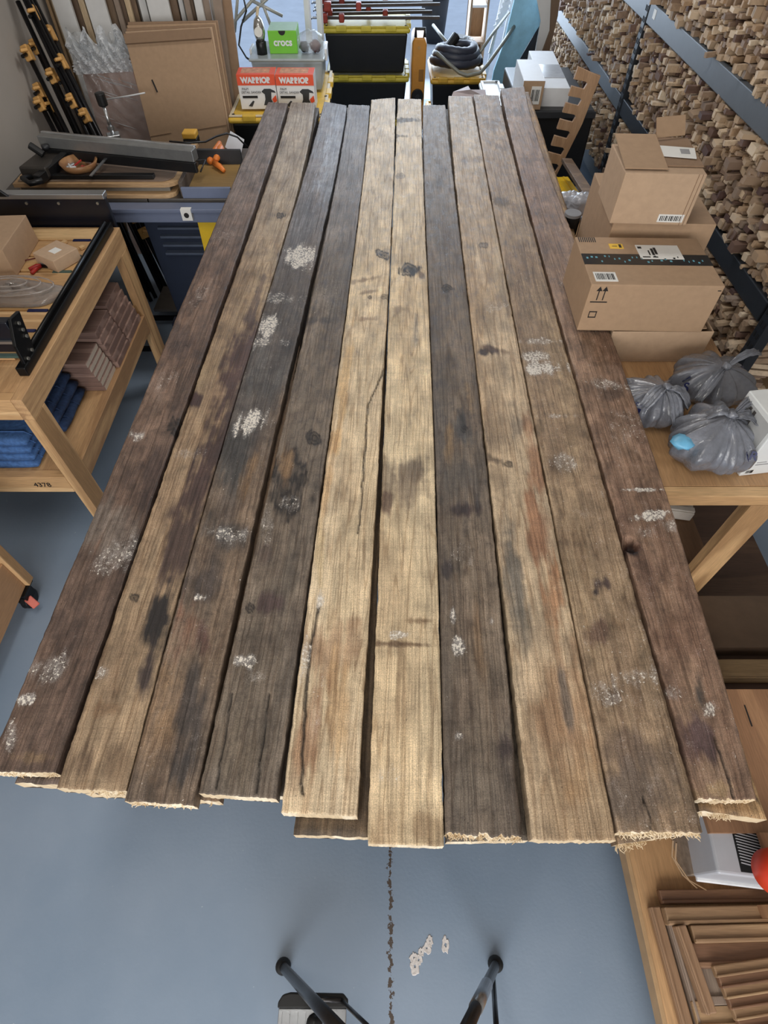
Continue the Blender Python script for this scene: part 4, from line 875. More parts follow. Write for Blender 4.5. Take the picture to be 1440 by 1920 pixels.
stackb(-1.20, 2.21, 2.40, .458, 6, .033, .008, 'far pile of brown boards', 'far brown pile on the left shelf')
# second bench corner at the left edge, on a castor
b2 = T('mobile_bench', 'corner of a pine bench on a red-tabbed castor at the left edge', 'workbench')
lx = -1.42
part('leg', MB().box((lx-.089, 1.09, .13), (lx, 1.128, .86)), pineZ, b2, .002)
part('leg', MB().box((lx-.13, 1.052, .13), (lx-.092, 1.128, .86)), pineZ, b2, .002)
part('lower_rail', MB().box((lx-.055, -.6, .13), (lx-.017, 1.089, .30)), wood('ply_rail', (176, 136, 98), (190, 150, 110), 'Y', .6), b2, .002)
part('bench_top', MB().box((XI, -.6, .861), (lx-.03, 1.12, .88)), birch, b2, .002)
part('leg', MB().box((lx-.089, -.6, .13), (lx, -.562, .86)), pineZ, b2, .002); part('leg', MB().box((XI+.01, 1.09, 0), (XI+.1, 1.128, .86)), pineZ, b2, .002); part('leg', MB().box((XI+.01, -.6, 0), (XI+.1, -.562, .86)), pineZ, b2, .002)
for yc in (1.08, -.55):
    ca = part('castor', MB().cyl((lx-.045-.013, yc, .042), (lx-.045+.013, yc, .042), .042, 20), blk, b2, .003, smooth=False)
    part('castor_fork', MB().box((lx-.045-.024, yc-.03, .05), (lx-.045-.016, yc+.03, .118)).box((lx-.045+.016, yc-.03, .05), (lx-.045+.024, yc+.03, .118)).box((lx-.085, yc-.04, .118), (lx-.005, yc+.04, .129)), blkm, ca, .002)
    part('brake_tab', MB().ob((lx-.01, yc-.03, .065), (.05, .03, .010), (0, .5, -.6)), mat('salmon_red_plastic', (206, 104, 88), .45), ca, .003, label='red brake tab')
# ---------------- step stool under the photographer ----------------
st = T('step_stool', 'step stool with black tubular legs, rubber feet and silver ribbed tread', 'step stool')
tubm = mat('dark_steel_tube', (62, 60, 60), .3, .7); rub = mat('black_rubber', (18, 18, 18), .7)
apex = []
for s_, fp in ((-1, (530, 1812)), (1, (930, 1808))):
    A_ = P(*fp, z=.02); top_ = Vector((s_*.045+.01, -.30, 1.05)) if s_ < 0 else Vector((.06, -.26, 1.0))
    B_ = P(*((690, 1990) if s_ < 0 else (846, 1990)), z=.95)
    part('leg', MB().cyl(A_+Vector((0, 0, .002)), B_, .0125, 16), tubm if s_ < 0 else tubm, st, smooth=True)
    part('foot', MB().lathe([(0, 0), (.021, 0), (.022, .01), (.019, .034), (.0135, .05), (0, .05)], (A_.x, A_.y, 0), 18), rub, st, smooth=True)
    if s_ > 0:
        q0 = A_.lerp(B_, .34); q1 = A_.lerp(B_, .62); part('leg_sleeve', MB().cyl(q0, q1, .0145, 16), alu, st, smooth=True)
TR = P(586, 1893, z=.24)
tr = part('tread', MB().box((TR.x-.085, TR.y-.20, .225), (TR.x+.085, TR.y+.002, .24)), alu, st, .002, label='silver ribbed tread')
for i in range(9): part('rib', MB().box((TR.x-.083+i*.0197, TR.y-.19, .2403), (TR.x-.083+i*.0197+.008, TR.y-.004, .2425)), alu, tr)
for x_ in (-.06, .045): part('rivet', MB().cyl((TR.x+x_, TR.y-.012, .2402), (TR.x+x_, TR.y-.012, .2445), .005, 10), alu, tr)
part('edge_grip', MB().prism([(TR.x-.088, TR.y+.0025, .242), (TR.x+.088, TR.y+.0025, .242), (TR.x+.088, TR.y+.018, .242), (TR.x+.075, TR.y+.03, .242), (TR.x-.06, TR.y+.032, .242), (TR.x-.078, TR.y+.028, .242), (TR.x-.088, TR.y+.014, .242)], (0, 0, -.022)), rub, st, .003)
part('brace', MB().cyl(P(640, 1876, z=.24), P(712, 1945, z=.5), .005, 10), tubm, st, smooth=True)
part('brace', MB().cyl(P(574, 1872, z=.245), P(640, 1876, z=.245), .006, 10), tubm, st, smooth=True)
part('rear_leg', MB().cyl(P(924, 1824, z=.03), P(934, 1980, z=.4), .007, 10), tubm, st, smooth=True)
part('rear_leg', MB().cyl((TR.x-.02, TR.y-.21, 0), (TR.x-.02, TR.y-.195, .23), .012, 10), tubm, st, smooth=True); part('rear_leg', MB().cyl((TR.x+.06, TR.y-.21, 0), (TR.x+.06, TR.y-.195, .23), .012, 10), tubm, st, smooth=True)
part('knob', MB().lathe([(0, 0), (.018, 0), (.02, .01), (.012, .02), (0, .022)], tuple(P(590, 1918, z=.25)), 14), blk, st, smooth=True)
# dried glue on the floor
glue = mat('dried_glue', (206, 200, 196), .6, var=.15, scale=90, bump=.3)
def ring_patch(lab, pts, r0, seed):
    mb = MB(); r = random.Random(seed)
    for (x_, y_, rx, ry, wd_) in pts:
        c_ = P(x_, y_, z=.001); n_ = 18; vs = []
        for j in range(n_):
            a = 2*math.pi*j/n_; ko = 1+r.uniform(-.22, .25); ki = wd_*.55*(1+r.uniform(-.4, .4))
            vs += [(c_.x+rx*ko*math.cos(a), c_.y+ry*ko*math.sin(a), .0006), (c_.x+rx*ko*.9*math.cos(a), c_.y+ry*ko*.9*math.sin(a), .0022), (c_.x+rx*ki*math.cos(a), c_.y+ry*ki*math.sin(a), .0018)]
        mb.add(vs, [(j*3+q, ((j+1) % n_)*3+q, ((j+1) % n_)*3+q+1, j*3+q+1) for j in range(n_) for q in (0, 1)])
    single('dried_glue', lab, 'glue spill', mb, glue, kind='stuff')
ring_patch('ragged pale dried glue rings on the blue-grey floor', ((778, 1812, .013, .020, .4), (776, 1796, .012, .013, .4), (790, 1785, .010, .010, .3), (800, 1778, .013, .013, .35), (806, 1765, .009, .014, .3), (785, 1800, .010, .012, .5)), 0, 4)
ring_patch('small pale dried glue crescent to the right of the larger rings', ((835, 1772, .011, .020, .5),), 0, 5)
# ---------------- table saw against the left wall ----------------
saw = T('table_saw', 'cast iron table saw with blue grey rails and a yellow striped base', 'table saw')
iron = mat('cast_iron', (98, 94, 90), .4, .5, var=.1); rail = mat('blue_grey_paint', (112, 122, 146), .4, .1, var=.04); sdk = mat('dark_blue_cabinet', (44, 52, 70), .45, var=.06); yel = mat('safety_yellow', (236, 196, 40), .5, var=.04)
zs_ = .82
part('table', MB().box((-1.16, 2.86, zs_-.04), (-.62, 3.46, zs_)), iron, saw, .004)
part('extension_wing', MB().box((-1.90, 2.86, zs_-.035), (-1.165, 3.46, zs_-.002)), iron, saw, .003)
part('front_rail', MB().box((-1.62, 2.795, zs_-.085), (-.60, 2.855, zs_-.03)), rail, saw, .004)
part('front_guide', MB().box((-1.50, 2.775, zs_-.03+.0005), (-.60, 2.85, zs_-.012)), rail, saw, .003)
mb = MB().box((-.985, 2.768, zs_-.062), (-.935, 2.7945, zs_-.01)); g_ = part('rail_plate', mb, mat('white_paper', (226, 226, 222), .7), saw, label='small white plate with a black dot'); part('dot', MB().cyl((-.96, 2.7675, zs_-.036), (-.96, 2.765, zs_-.036), .012, 14), ink, g_)
cb_ = part('cabinet', MB().prism([(-1.24, 2.95, .10), (-.86, 2.95, .10), (-.80, 2.90, zs_-.09), (-1.24, 2.90, zs_-.09)], (0, .50, 0)), sdk, saw, .006)
for i in range(4): part('louvre', MB().box((-1.17, 2.895-.012+.007*i*0, .52+i*.045), (-.93, 2.935, .532+i*.045)), mat('louvre_edge', (76, 86, 104), .4), cb_, .002)
A_ = P(377, 384, Y=2.86); B_ = P(395, 468, Y=2.86)
part('yellow_stripe', MB().prism([P(362, 383, Y=2.845), P(396, 383, Y=2.845), P(432, 500, Y=2.845), P(390, 500, Y=2.845)], (0, .02, 0)), yel, saw, .002)
for x_ in (-1.24, -.86):
    for y_ in (2.90, 3.42): part('foot', MB().beam((x_, y_, 0), (x_*.98-.02, y_, .11), .07, .05), sdk, saw)
part('base_bar', MB().box((-1.92, 2.98, .05), (-1.245, 3.0, .075)), blkm, saw); part('base_bar', MB().box((-1.92, 2.72, .02), (-1.20, 2.74, .045)), blkm, saw); part('base_plate', MB().box((-1.40, 3.0, .10), (-1.0, 3.25, .115)), iron, saw); 
for y_ in (2.90, 3.40): part('wing_leg', MB().beam((-1.86, y_, 0), (-1.84, y_, zs_-.036), .04, .04), sdk, saw)
# plywood sled sheets on the wing
ply1 = wood('sled_plywood', (186, 152, 112), (202, 168, 126), 'X', .6); brd = wood('sled_brown_board', (122, 104, 90), (134, 116, 100), 'X', .6)
def rsheet(z0, th_, x0, x1, y0, y1, r_, m_, nm, parent):
    pts = [(x0, y0), (x1-r_, y0)]+[(x1-r_+r_*math.sin(a), y0+r_-r_*math.cos(a)) for a in (.4, .8, 1.2, 1.57)]+[(x1, y1), (x0, y1)]
    return part(nm, MB().prism([(x, y, z0) for x, y in pts], (0, 0, th_)), m_, parent, .0015)
sled = T('plywood_stack', 'two stacked plywood router boards with rounded corners on the saw wing', 'board')
rsheet(zs_, .018, -1.80, -1.02, 2.86, 3.36, .05, ply1, 'lower_panel', sled); rsheet(zs_+.042, .018, -1.80, -1.0, 2.88, 3.38, .07, ply1, 'upper_panel', sled)
part('spacer', MB().box((-1.78, 2.90, zs_+.0185), (-1.05, 3.30, zs_+.0415)), mat('grey_core', (120, 116, 108), .7), sled)
rsheet(zs_+.0605, .004, -1.78, -1.03, 2.90, 3.37, .06, brd, 'brown_face', sled)
zq = zs_+.066
part('black_strip', MB().box((-1.68, 2.915, zq), (-1.12, 2.945, zq+.018)), blk, sled, .002)
# rip fence
fn = T('rip_fence', 'long silver and black rip fence lying across the saw', 'fence')
a = P(78, 262, z=zq+.09); b = P(366, 290, z=zq+.09)
part('fence_bar', MB().beam(a, b, .05, .05), mat('satin_steel', (150, 152, 152), .35, .7), fn, .003)
part('rail_lip', MB().beam(a+Vector((0, .03, .022)), b+Vector((0, .03, .022)), .016, .012), mat('bright_aluminium', (206, 210, 214), .25, .9), fn, .002)
part('black_face', MB().beam(a+Vector((0, -.022, -.048)), b+Vector((0, -.022, -.048)), .02, .045), blk, fn, .003)
part('clamp_head', MB().beam(a+Vector((.03, -.02, -.07)), a+Vector((.03, -.25, -.05)), .13, .05), mat('worn_black_casting', (60, 56, 52), .5, .3), fn, .008)
part('clamp_bar', MB().beam(a+Vector((.12, -.05, -.05)), a+Vector((.06, -.30, -.062)), .035, .04), blk, fn, .004)
part('hook', MB().tube([a+Vector((.02, -.27, -.06)), a+Vector((.0, -.31, -.05)), a+Vector((.04, -.34, -.06)), a+Vector((.09, -.31, -.06))], .013, 8), blk, fn, smooth=True)
part('handle', MB().cyl(P(82, 290, z=zq+.06), P(55, 272, z=zq+.10), .017, 14), blk, fn, .003)
part('knob', MB().lathe([(0, 0), (.018, 0), (.018, .015), (0, .018)], tuple(a+Vector((.03, -.05, -.02))), 14), dark, fn, smooth=True)
part('scale_bar', MB().beam(P(128, 292, z=zq+.03), P(205, 290, z=zq+.05), .012, .004), mat('bright_aluminium', (206, 210, 214), .25, .9), fn); part('scale_bar', MB().beam(P(205, 290, z=zq+.05), P(170, 330, z=zq+.03), .014, .004), alu, fn)
A_ = P(152, 325, z=zq)
bw = T('wooden_bowl', 'turned wooden bowl of small bits on the saw', 'bowl'); part('bowl', MB().lathe([(0, .001), (.045, .001), (.075, .02), (.09, .05), (.083, .05), (.068, .022), (.04, .008), (0, .008)], (A_.x, A_.y+.02, zq), 28), wood('bowl_wood', (150, 106, 70), (176, 132, 90), 'X', .4), bw, smooth=True)
rr2 = random.Random(4)
for i in range(6):
    q = Vector((A_.x+rr2.uniform(-.05, .05), A_.y+.02+rr2.uniform(-.04, .04), zq+.03)); d = Vector((rr2.uniform(-1, 1), rr2.uniform(-1, 1), .2)).normalized()*.02
    single('small_bit', ('white', 'steel', 'red')[i % 3]+(' thick', ' thin')[i//3]+' small tool bit in the wooden bowl', 'tool bit', MB().cyl(q-d*(1+i//3*.6), q+d*(1+i//3*.6), (.007, .004)[i//3], 8), (mat('white_plastic', (222, 224, 226), .4), alu, mat('red_rubber', (170, 40, 36), .45))[i % 3], group='tool bits in the wooden bowl')
# tray with orange tool
ty = T('parts_tray', 'grey sided tray with a wooden bottom holding an orange tool', 'tray')

part('bottom', MB().box((-.975, 2.875, zs_+.001), (-.755, 3.22, zs_+.012)), wood('tray_bottom', (140, 112, 66), (160, 130, 80), 'X', .5), ty)
for q_ in (((-.985, 2.86, zs_+.001), (-.745, 2.874, zs_+.05), rail), ((-.985, 3.221, zs_+.001), (-.745, 3.235, zs_+.08), dark), ((-.995, 2.875, zs_+.001), (-.976, 3.22, zs_+.07), mat('brown_grey_side', (84, 74, 66), .6)), ((-.754, 2.875, zs_+.001), (-.745, 3.22, zs_+.02), dark)): part('side', MB().box(q_[0], q_[1]), q_[2], ty, .002)
oh = T('orange_tool', 'orange plastic hand tool lying in the grey tray', 'tool'); om = mat('orange_plastic', (226, 128, 56), .4); zz2 = zs_+.03
part('grip', MB().tube([P(393, 303, z=zz2), P(402, 288, z=zz2+.01), P(412, 268, z=zz2+.015)], [.016, .02, .012], 8), om, oh, smooth=True)
part('grip', MB().tube([P(402, 306, z=zz2), P(412, 312, z=zz2), P(420, 320, z=zz2-.005)], [.015, .014, .010], 8), om, oh, smooth=True)
part('ribbed_body', MB().tube([P(404, 300, z=zz2+.012), P(410, 290, z=zz2+.016), P(414, 280, z=zz2+.018), P(414, 274, z=zz2+.016)], [.014, .020, .020, .012], 8), om, oh, smooth=True)
single('paper_sheet', 'white instruction sheet standing in the grey tray', 'paper', MB().prism([P(422, 276, z=zs_+.016), P(450, 296, z=zs_+.016), P(458, 262, z=zs_+.06), P(432, 246, z=zs_+.06)], (0, .002, .001)), mat('pale_paper', (212, 216, 224), .6, var=.03))
single('power_cable', 'black cable looping over the tray and fence', 'cable', MB().tube([P(318, 265, z=zq+.10), P(350, 268, z=zq+.115), P(385, 266, z=zq+.10), P(405, 256, z=zq+.09), P(425, 250, z=zq+.08), P(445, 257, z=zq+.07), P(464, 276, z=zq)], .0045, 6), blk, smooth=True)
single('power_cable', 'black cable trailing down in front of the tray', 'cable', MB().tube([P(318, 270, z=zq+.1), P(332, 288, z=zq+.08), P(362, 302, z=zq+.03), P(385, 300, z=zq+.015), P(376, 322, z=zs_+.06)], .004, 6), blk, smooth=True)
bt = T('battery_pack', 'yellow and black tool battery behind the fence', 'battery'); f = Fr(tuple(P(346, 275, z=zs_+.002)), .075, .07, .06); part('case', f.box(MB(), (0, 0, 0), (f.w, f.d, .035)), blk, bt, .004); part('shell', f.box(MB(), (0, 0, .0355), (f.w, f.d, .065)), mat('tool_yellow', (222, 172, 70), .45), bt, .006)
kn_ = T('hold_down_clamp', 'steel hold-down rod with a black knob at the back of the saw', 'clamp'); A_ = P(214, 258, z=zs_+.02); B_ = P(190, 186, Y=A_.y+.03)
part('rod', MB().cyl(A_, B_, .010, 12), mat('bright_aluminium', (206, 210, 214), .25, .9), kn_, smooth=True); part('knob', MB().cyl(B_-Vector((0, 0, .03)), B_+Vector((0, 0, .03)), .026, 14), blk, kn_, .006)
part('base', MB().ob(A_+Vector((0, 0, .0)), (.07, .06, .04), (0, 0, .4)), mat('bright_aluminium', (206, 210, 214), .25, .9), kn_, .004); part('collar', MB().cyl(A_.lerp(B_, .2), A_.lerp(B_, .3), .02, 12), alu, kn_)
# pipe clamps leaning in the corner
pipe = mat('black_steel_pipe', (30, 30, 33), .3, .6, var=.2); gold = mat('brass_yellow_casting', (206, 158, 92), .5, .1)
pc = [((-1.80,3.62),(-1.945,1.42),.50), ((-1.76,3.66),(-1.925,1.5),.42), ((-1.72,3.60),(-1.90,1.5),.60), ((-1.68,3.66),(-1.87,1.45),.0), ((-1.64,3.60),(-1.83,1.5),.38), ((-1.60,3.64),(-1.80,1.5),.0), ((-1.56,3.60),(-1.765,1.5),.22), ((-1.52,3.64),(-1.73,1.5),.0)]
xs_top = [(-6, 55), (4, 40), (16, 12), (26, -10), (36, -20), (46, -25), (60, -30), (30, -35)]
heads = [(0, 176, 0), (0, 40, 0), (0, 60, 0), (0, 140, 0), (0, 188, 0), (0, 28, 0), (0, 216, 0), (0, 120, 0), (0, 200, 0), (0, 90, 0), (0, 150, 0), (0, 60, 0)]; _o = [(88, 176, 3), (38, 38, 1), (62, 28, 4), (58, 40, 4), (114, 140, 6), (128, 216, 5), (104, 188, 4), (120, 192, 5)]
ft_px = [100, 112, 124, 136, 150, 162, 175, 188, 106, 130, 156, 181]
tp_px = [(-40, 0), (-26, 0), (-10, 0), (2, 0), (14, 0), (26, 0), (40, 0), (54, 0), (-33, 0), (-4, 0), (20, 0), (47, 0)]
for i in range(12):
    A_ = P(ft_px[i], 258, Y=3.62+.03*(i % 2)+.06*(i > 7)); B_ = P(tp_px[i][0], 0, Y=3.86+.03*(i % 2)+.06*(i > 7))
    d = (B_-A_); foot = A_-d*(A_.z/d.z); foot.z = .003
    if B_.x < XL+.02: B_ = foot+(B_-foot)*((XL+.03-foot.x)/(B_.x-foot.x))
    B2 = foot+(B_-foot)*1.0
    if i > 2: B2 = foot+(B_-foot)*1.12
    B2.x = max(B2.x, XL+.06); foot.x = max(foot.x, XL+.07)
    t = T('pipe_clamp', (('leftmost', 'second', 'third', 'fourth', 'fifth', 'sixth', 'seventh', 'rightmost')[i]+' front-row black pipe clamp in the corner behind the saw' if i < 8 else ('leftmost', 'second', 'third', 'rightmost')[i-8]+' rear-row black pipe clamp in the corner behind the saw'), 'clamp', 'pipe clamps leaning in the corner')
    part('pipe', MB().cyl(foot, B2, .013, 12), pipe, t, smooth=True)
    for hh in ((heads[i][1]), ):
        q = None; best = 1e9
        for s_ in range(100):
            w_ = foot.lerp(B2, s_/99); e_ = proj(w_)
            if abs(e_[1]-hh) < best: best = abs(e_[1]-hh); q = w_
        ax = (B2-foot).normalized()
        part('clamp_head', MB().beam(q-ax*.035, q+ax*.035, .04, .038, (0, 1, 0)).beam(q+ax*.02+Vector((0, -.035, .0)), q+ax*.02+Vector((.02, -.055, .01)), .04, .016), gold, t, .006)
        part('screw', MB().cyl(q+Vector((.0, -.02, 0)), q+Vector((.0, -.07, .004)), .009, 8), blkm, t)
    q = foot.lerp(B2, .24+.02*(i % 3))
    if i in (5, 6): part('clamp_jaw', MB().beam(q-ax*.03, q+ax*.03, .055, .04, (0, 1, 0)).ob(q+Vector((.03, -.04, .02)), (.05, .03, .02), (.3, .4, .2)), gold, t, .006)
# ---------------- boards, wrapped panel and cardboard against the back ----------------
Yb = 4.40
ww = mat('white_primed_board', (206, 206, 204), .5, var=.04); tn = wood('tan_stored_board', (170, 140, 104), (188, 158, 120), 'Z', .6); br = wood('brown_stored_board', (112, 90, 70), (134, 110, 86), 'Z', .6); lt = wood('pale_stored_board', (196, 172, 138), (212, 190, 156), 'Z', .6); gr = mat('grey_brown_board', (138, 122, 108), .7, var=.1)
SB = [(60,76,'br',0),(76,90,'tn',1),(90,102,'lt',0),(102,136,'ww',2),(137,150,'br',0),(150,162,'lt',1),(163,200,'ww',2),(201,216,'br',0),(216,226,'gr',1),(226,236,'br',0),(236,246,'lt',1),(246,258,'br',0),(262,276,'ww',1),(277,318,'ww',2),(319,334,'br',0),(336,345,'ww',0),(346,357,'gr',1),(357,364,'br',0),(365,380,'ww',1),(381,394,'gr',0)]
nmc = {'br': 'brown', 'tn': 'tan', 'lt': 'pale wooden', 'ww': 'white primed', 'gr': 'greyish'}
cnt = 0
for i, (x0, x1, c_, dd) in enumerate(SB):
    yb_ = Yb-.035*(dd+1)
    a = P(x0, 5, Y=yb_); b = P(x1, 5, Y=yb_); a.x = max(a.x, XL+.004+i*.012); b.x = max(b.x, a.x+.02); c_m = {'br': br, 'tn': tn, 'lt': lt, 'ww': ww, 'gr': gr}[c_]
    single('stored_board', '%s upright board leaning at the back, %s from the pipe clamps' % (nmc[c_], ('first','second','third','fourth','fifth','sixth','seventh','eighth','ninth','tenth','eleventh','twelfth','thirteenth','fourteenth','fifteenth','sixteenth','seventeenth','eighteenth','nineteenth','twentieth')[i]), 'board',
        MB().hexa([(a.x+.03, yb_-.16, .0), (b.x+.027, yb_-.16, .0), (b.x+.027, yb_-.135, .0), (a.x+.03, yb_-.135, .0), (a.x, yb_, 1.75), (b.x-.003, yb_, 1.75), (b.x-.003, yb_+.022, 1.75), (a.x, yb_+.022, 1.75)]), c_m, group='boards stored upright at the back', bevel=.0015)
# cardboard sheets
def sheet(name, lab, pts, Yt, Ybm, th_, m_, cat='cardboard', **kw):
    q = [P(x, y, Y=Yt+(Ybm-Yt)*k_) for x, y, k_ in pts]
    return MB().prism(q, (0, th_, 0))
cd_ = T('cardboard_sheets', 'stack of flattened brown cardboard sheets leaning behind the saw', 'cardboard')
Yc = 3.98
A1 = P(233, 66, Y=Yc+.05); A2 = P(394, 55, Y=Yc+.05)
for i in range(5):
    dy = i*.018; dx = i*.008
    a = P(233+i*1.5, 66-i*6, Y=Yc+.05+dy); b = P(394+i*3.5, 55-i*4, Y=Yc+.05+dy)
    a0 = Vector((a.x+.03, Yc-.20+dy, .01)); b0 = Vector((b.x+.03, Yc-.20+dy, .01))
    s_ = part('cardboard_sheet', MB().hexa([a0, b0, b0+Vector((0, .012, 0)), a0+Vector((0, .012, 0)), a, b, b+Vector((0, .012, 0)), a+Vector((0, .012, 0))]), (cb, cb2, cbd, cb, cbd)[i], cd_, .002)
    if i == 0:
        n_ = (b-a).cross(a0-a).normalized(); n_ = -n_ if n_.y > 0 else n_
        def on(u, v): return a+(b-a)*u+(a0-a)*v+n_*.002
        part('fold_line', MB().beam(on(0, .40), on(.28, .39), .004, .002).beam(on(.55, .385), on(1, .37), .004, .002), cbd, s_, kind='stuff')
        part('top_flap', MB().hexa([on(.0, .0), on(1, 0), on(1, .035), on(.0, .035), on(.0, -.005)+n_*.01, on(1, -.005)+n_*.01, on(1, .03)+n_*.01, on(.0, .03)+n_*.01]), cbd, s_)
        part('ink_mark', MB().beam(on(.20, .17), on(.23, .22), .012, .002), ink, s_)
# plastic wrapped panel
Yw = 4.10
wp = T('wrapped_panel', 'brown panel wrapped in clear stretch film beside the cardboard', 'panel')
a = P(148, 118, Y=Yw); b = P(246, 112, Y=Yw); a0 = Vector((a.x+.03, Yw-.25, .0)); b0 = Vector((b.x+.06, Yw-.25, .0))
part('panel', MB().hexa([a0, b0, b0+Vector((0, .04, 0)), a0+Vector((0, .04, 0)), a, b, b+Vector((0, .04, 0)), a+Vector((0, .04, 0))]), mat('wrapped_brown_panel', (170, 130, 110), .45, var=.08, scale=6), wp, .003)
film = mat('stretch_film', (226, 232, 236), .15, var=.05, scale=60, bump=1, trans=.45, alpha=.42, coat=.6)
mb = MB(); vs = []; n1_, n2_ = 60, 30; r = np.random.default_rng(2)
n_ = (b-a).cross(a0-a).normalized(); n_ = -n_ if n_.y > 0 else n_
up_ = (a-a0)
for i in range(n1_+1):
    for j in range(n2_+1):
        v = i/n1_; u = j/n2_
        p = a0.lerp(b0, u)*(1-v)+a.lerp(b, u)*v
        over = max(0, v-.80)/.20
        p = p+n_*(.006+.004*math.sin(u*22+v*50+math.sin(v*17)*2)+.003*r.random()+over*(.03*math.sin(u*31+v*60)+.06*r.random()))+up_*(over*.10+.03*over*math.sin(u*9))
        vs.append(p)
mb.add(vs, [(i*(n2_+1)+j, i*(n2_+1)+j+1, (i+1)*(n2_+1)+j+1, (i+1)*(n2_+1)+j) for i in range(n1_) for j in range(n2_)])
part('stretch_film', mb, film, wp, smooth=True, label='clear stretch film')
mb = MB(); vs = []; m1_, m2_ = 26, 46; g_ = np.random.default_rng(5).random((m1_+1, m2_+1))
for i in range(m1_+1):
    for j in range(m2_+1):
        v = .95+.20*i/m1_*(.8+.2*math.sin(j*.5)); u = -.05+1.1*j/m2_
        vs.append(a0.lerp(b0, u)*(1-v)+a.lerp(b, u)*v+n_*(.03+.032*g_[i, j]+.02*math.sin(j*.9+i*.4)))
mb.add(vs, [(i*(m2_+1)+j, i*(m2_+1)+j+1, (i+1)*(m2_+1)+j+1, (i+1)*(m2_+1)+j) for i in range(m1_) for j in range(m2_)])
part('film_bunch', mb, mat('crinkled_film', (238, 242, 246), .2, var=.08, scale=60, bump=.6, alpha=.62, coat=.8), wp, label='crinkled film bunched at the top')
fl_ = MB(); r = random.Random(8)
for i in range(34):
    v = r.uniform(.3, .95); u = r.uniform(.1, .8); l_ = r.uniform(.04, .18)
    p = a0.lerp(b0, u)*(1-v)+a.lerp(b, u)*v+n_*.016; e_ = p+(b-a).normalized()*l_+Vector((0, 0, -l_*.35)); fl_.tube([p, (p+e_)/2+n_*.004, e_], [.0006, .0022, .0006], 4)
part('film_crease', fl_, mat('film_crease', (226, 228, 230), .15, trans=.3, alpha=.8), wp, kind='stuff')
part('white_strap', MB().tube([P(200, 186, Y=3.86), P(240, 180, Y=3.85), P(272, 174, Y=3.84)], .004, 6), mat('white_plastic', (222, 224, 226), .4), wp, smooth=True)
# ---------------- totes ----------------
def tote(name_lab, x0, x1, y0, y1, z0, z1, lidc, body=None, group=None, lid=True, rimc=None):
    t = T('storage_tote', name_lab, 'tote', group); body = body or blk
    h = z1-z0; ins = .045; lh = .045
    mb = MB(); mb.hexa([(x0+ins, y0+ins, z0), (x1-ins, y0+ins, z0), (x1-ins, y1-ins, z0), (x0+ins, y1-ins, z0), (x0+.02, y0+.02, z1-lh), (x1-.02, y0+.02, z1-lh), (x1-.02, y1-.02, z1-lh), (x0+.02, y1-.02, z1-lh)])
    part('tote_body', mb, body, t, .012, seg=3)
    lm = mat(*lidc)
    mb = MB(); mb.box((x0, y0, z1-lh), (x1, y1, z1-.012)); l_ = part('lid', mb, lm, t, .02, seg=3)
    w_, d_ = x1-x0, y1-y0
    # raised rim with latch lugs around a sunken top
    rm = MB()
    rm.box((x0+.01, y0+.008, z1-.012), (x1-.01, y0+.028, z1-.002)).box((x0+.01, y1-.028, z1-.012), (x1-.01, y1-.008, z1-.002)).box((x0+.01, y0+.0285, z1-.012), (x0+.03, y1-.0285, z1-.002)).box((x1-.03, y0+.0285, z1-.012), (x1-.01, y1-.0285, z1-.002))
    part('rim', rm, rimc or lm, l_, .004)
    for q in (.22, .5, .78):
        part('latch_lug', MB().box((x0+w_*q-.04, y0-.006, z1-.03), (x0+w_*q+.04, y0+.03, z1+.002)), lm, l_, .005)
    for q in (.25, .5, .75):
        part('latch_lug', MB().box((x1-.03, y0+d_*q-.05, z1-.03), (x1+.006, y0+d_*q+.05, z1+.002)), lm, l_, .005)
    for cx, cy in ((x0+.035, y0+.03), (x1-.035, y0+.03), (x1-.035, y1-.03), (x1-.025, y0+d_*.4)):
        part('peg_hole', MB().cyl((cx, cy, z1-.004), (cx, cy, z1-.0005), .009, 10), ink, l_)
    return t
YO = ('olive_yellow_lid', (196, 178, 58), .45); YL = ('bright_yellow_lid', (228, 188, 70), .45); YW = ('amber_yellow_lid', (214, 168, 60), .45)
creamrim = mat('cream_rim', (214, 200, 170), .5)
for i, z1 in enumerate((.30, .605, .91)):
    tote(('lowest', 'middle', 'topmost')[i]+' black tote with yellow lid in the centre stack beyond the planks', -.47, .20, 5.42, 5.88, z1-.299, z1, YO, group='black totes with yellow lids in the centre stack')
tote('black tote with yellow lid under the two boxed sanders', -.945, -.345, 3.90, 4.74, .42, .83, YL, rimc=creamrim)
tote('lower black tote beneath the one with the boxed sanders', -.945, -.345, 3.90, 4.74, .0, .419, YL)
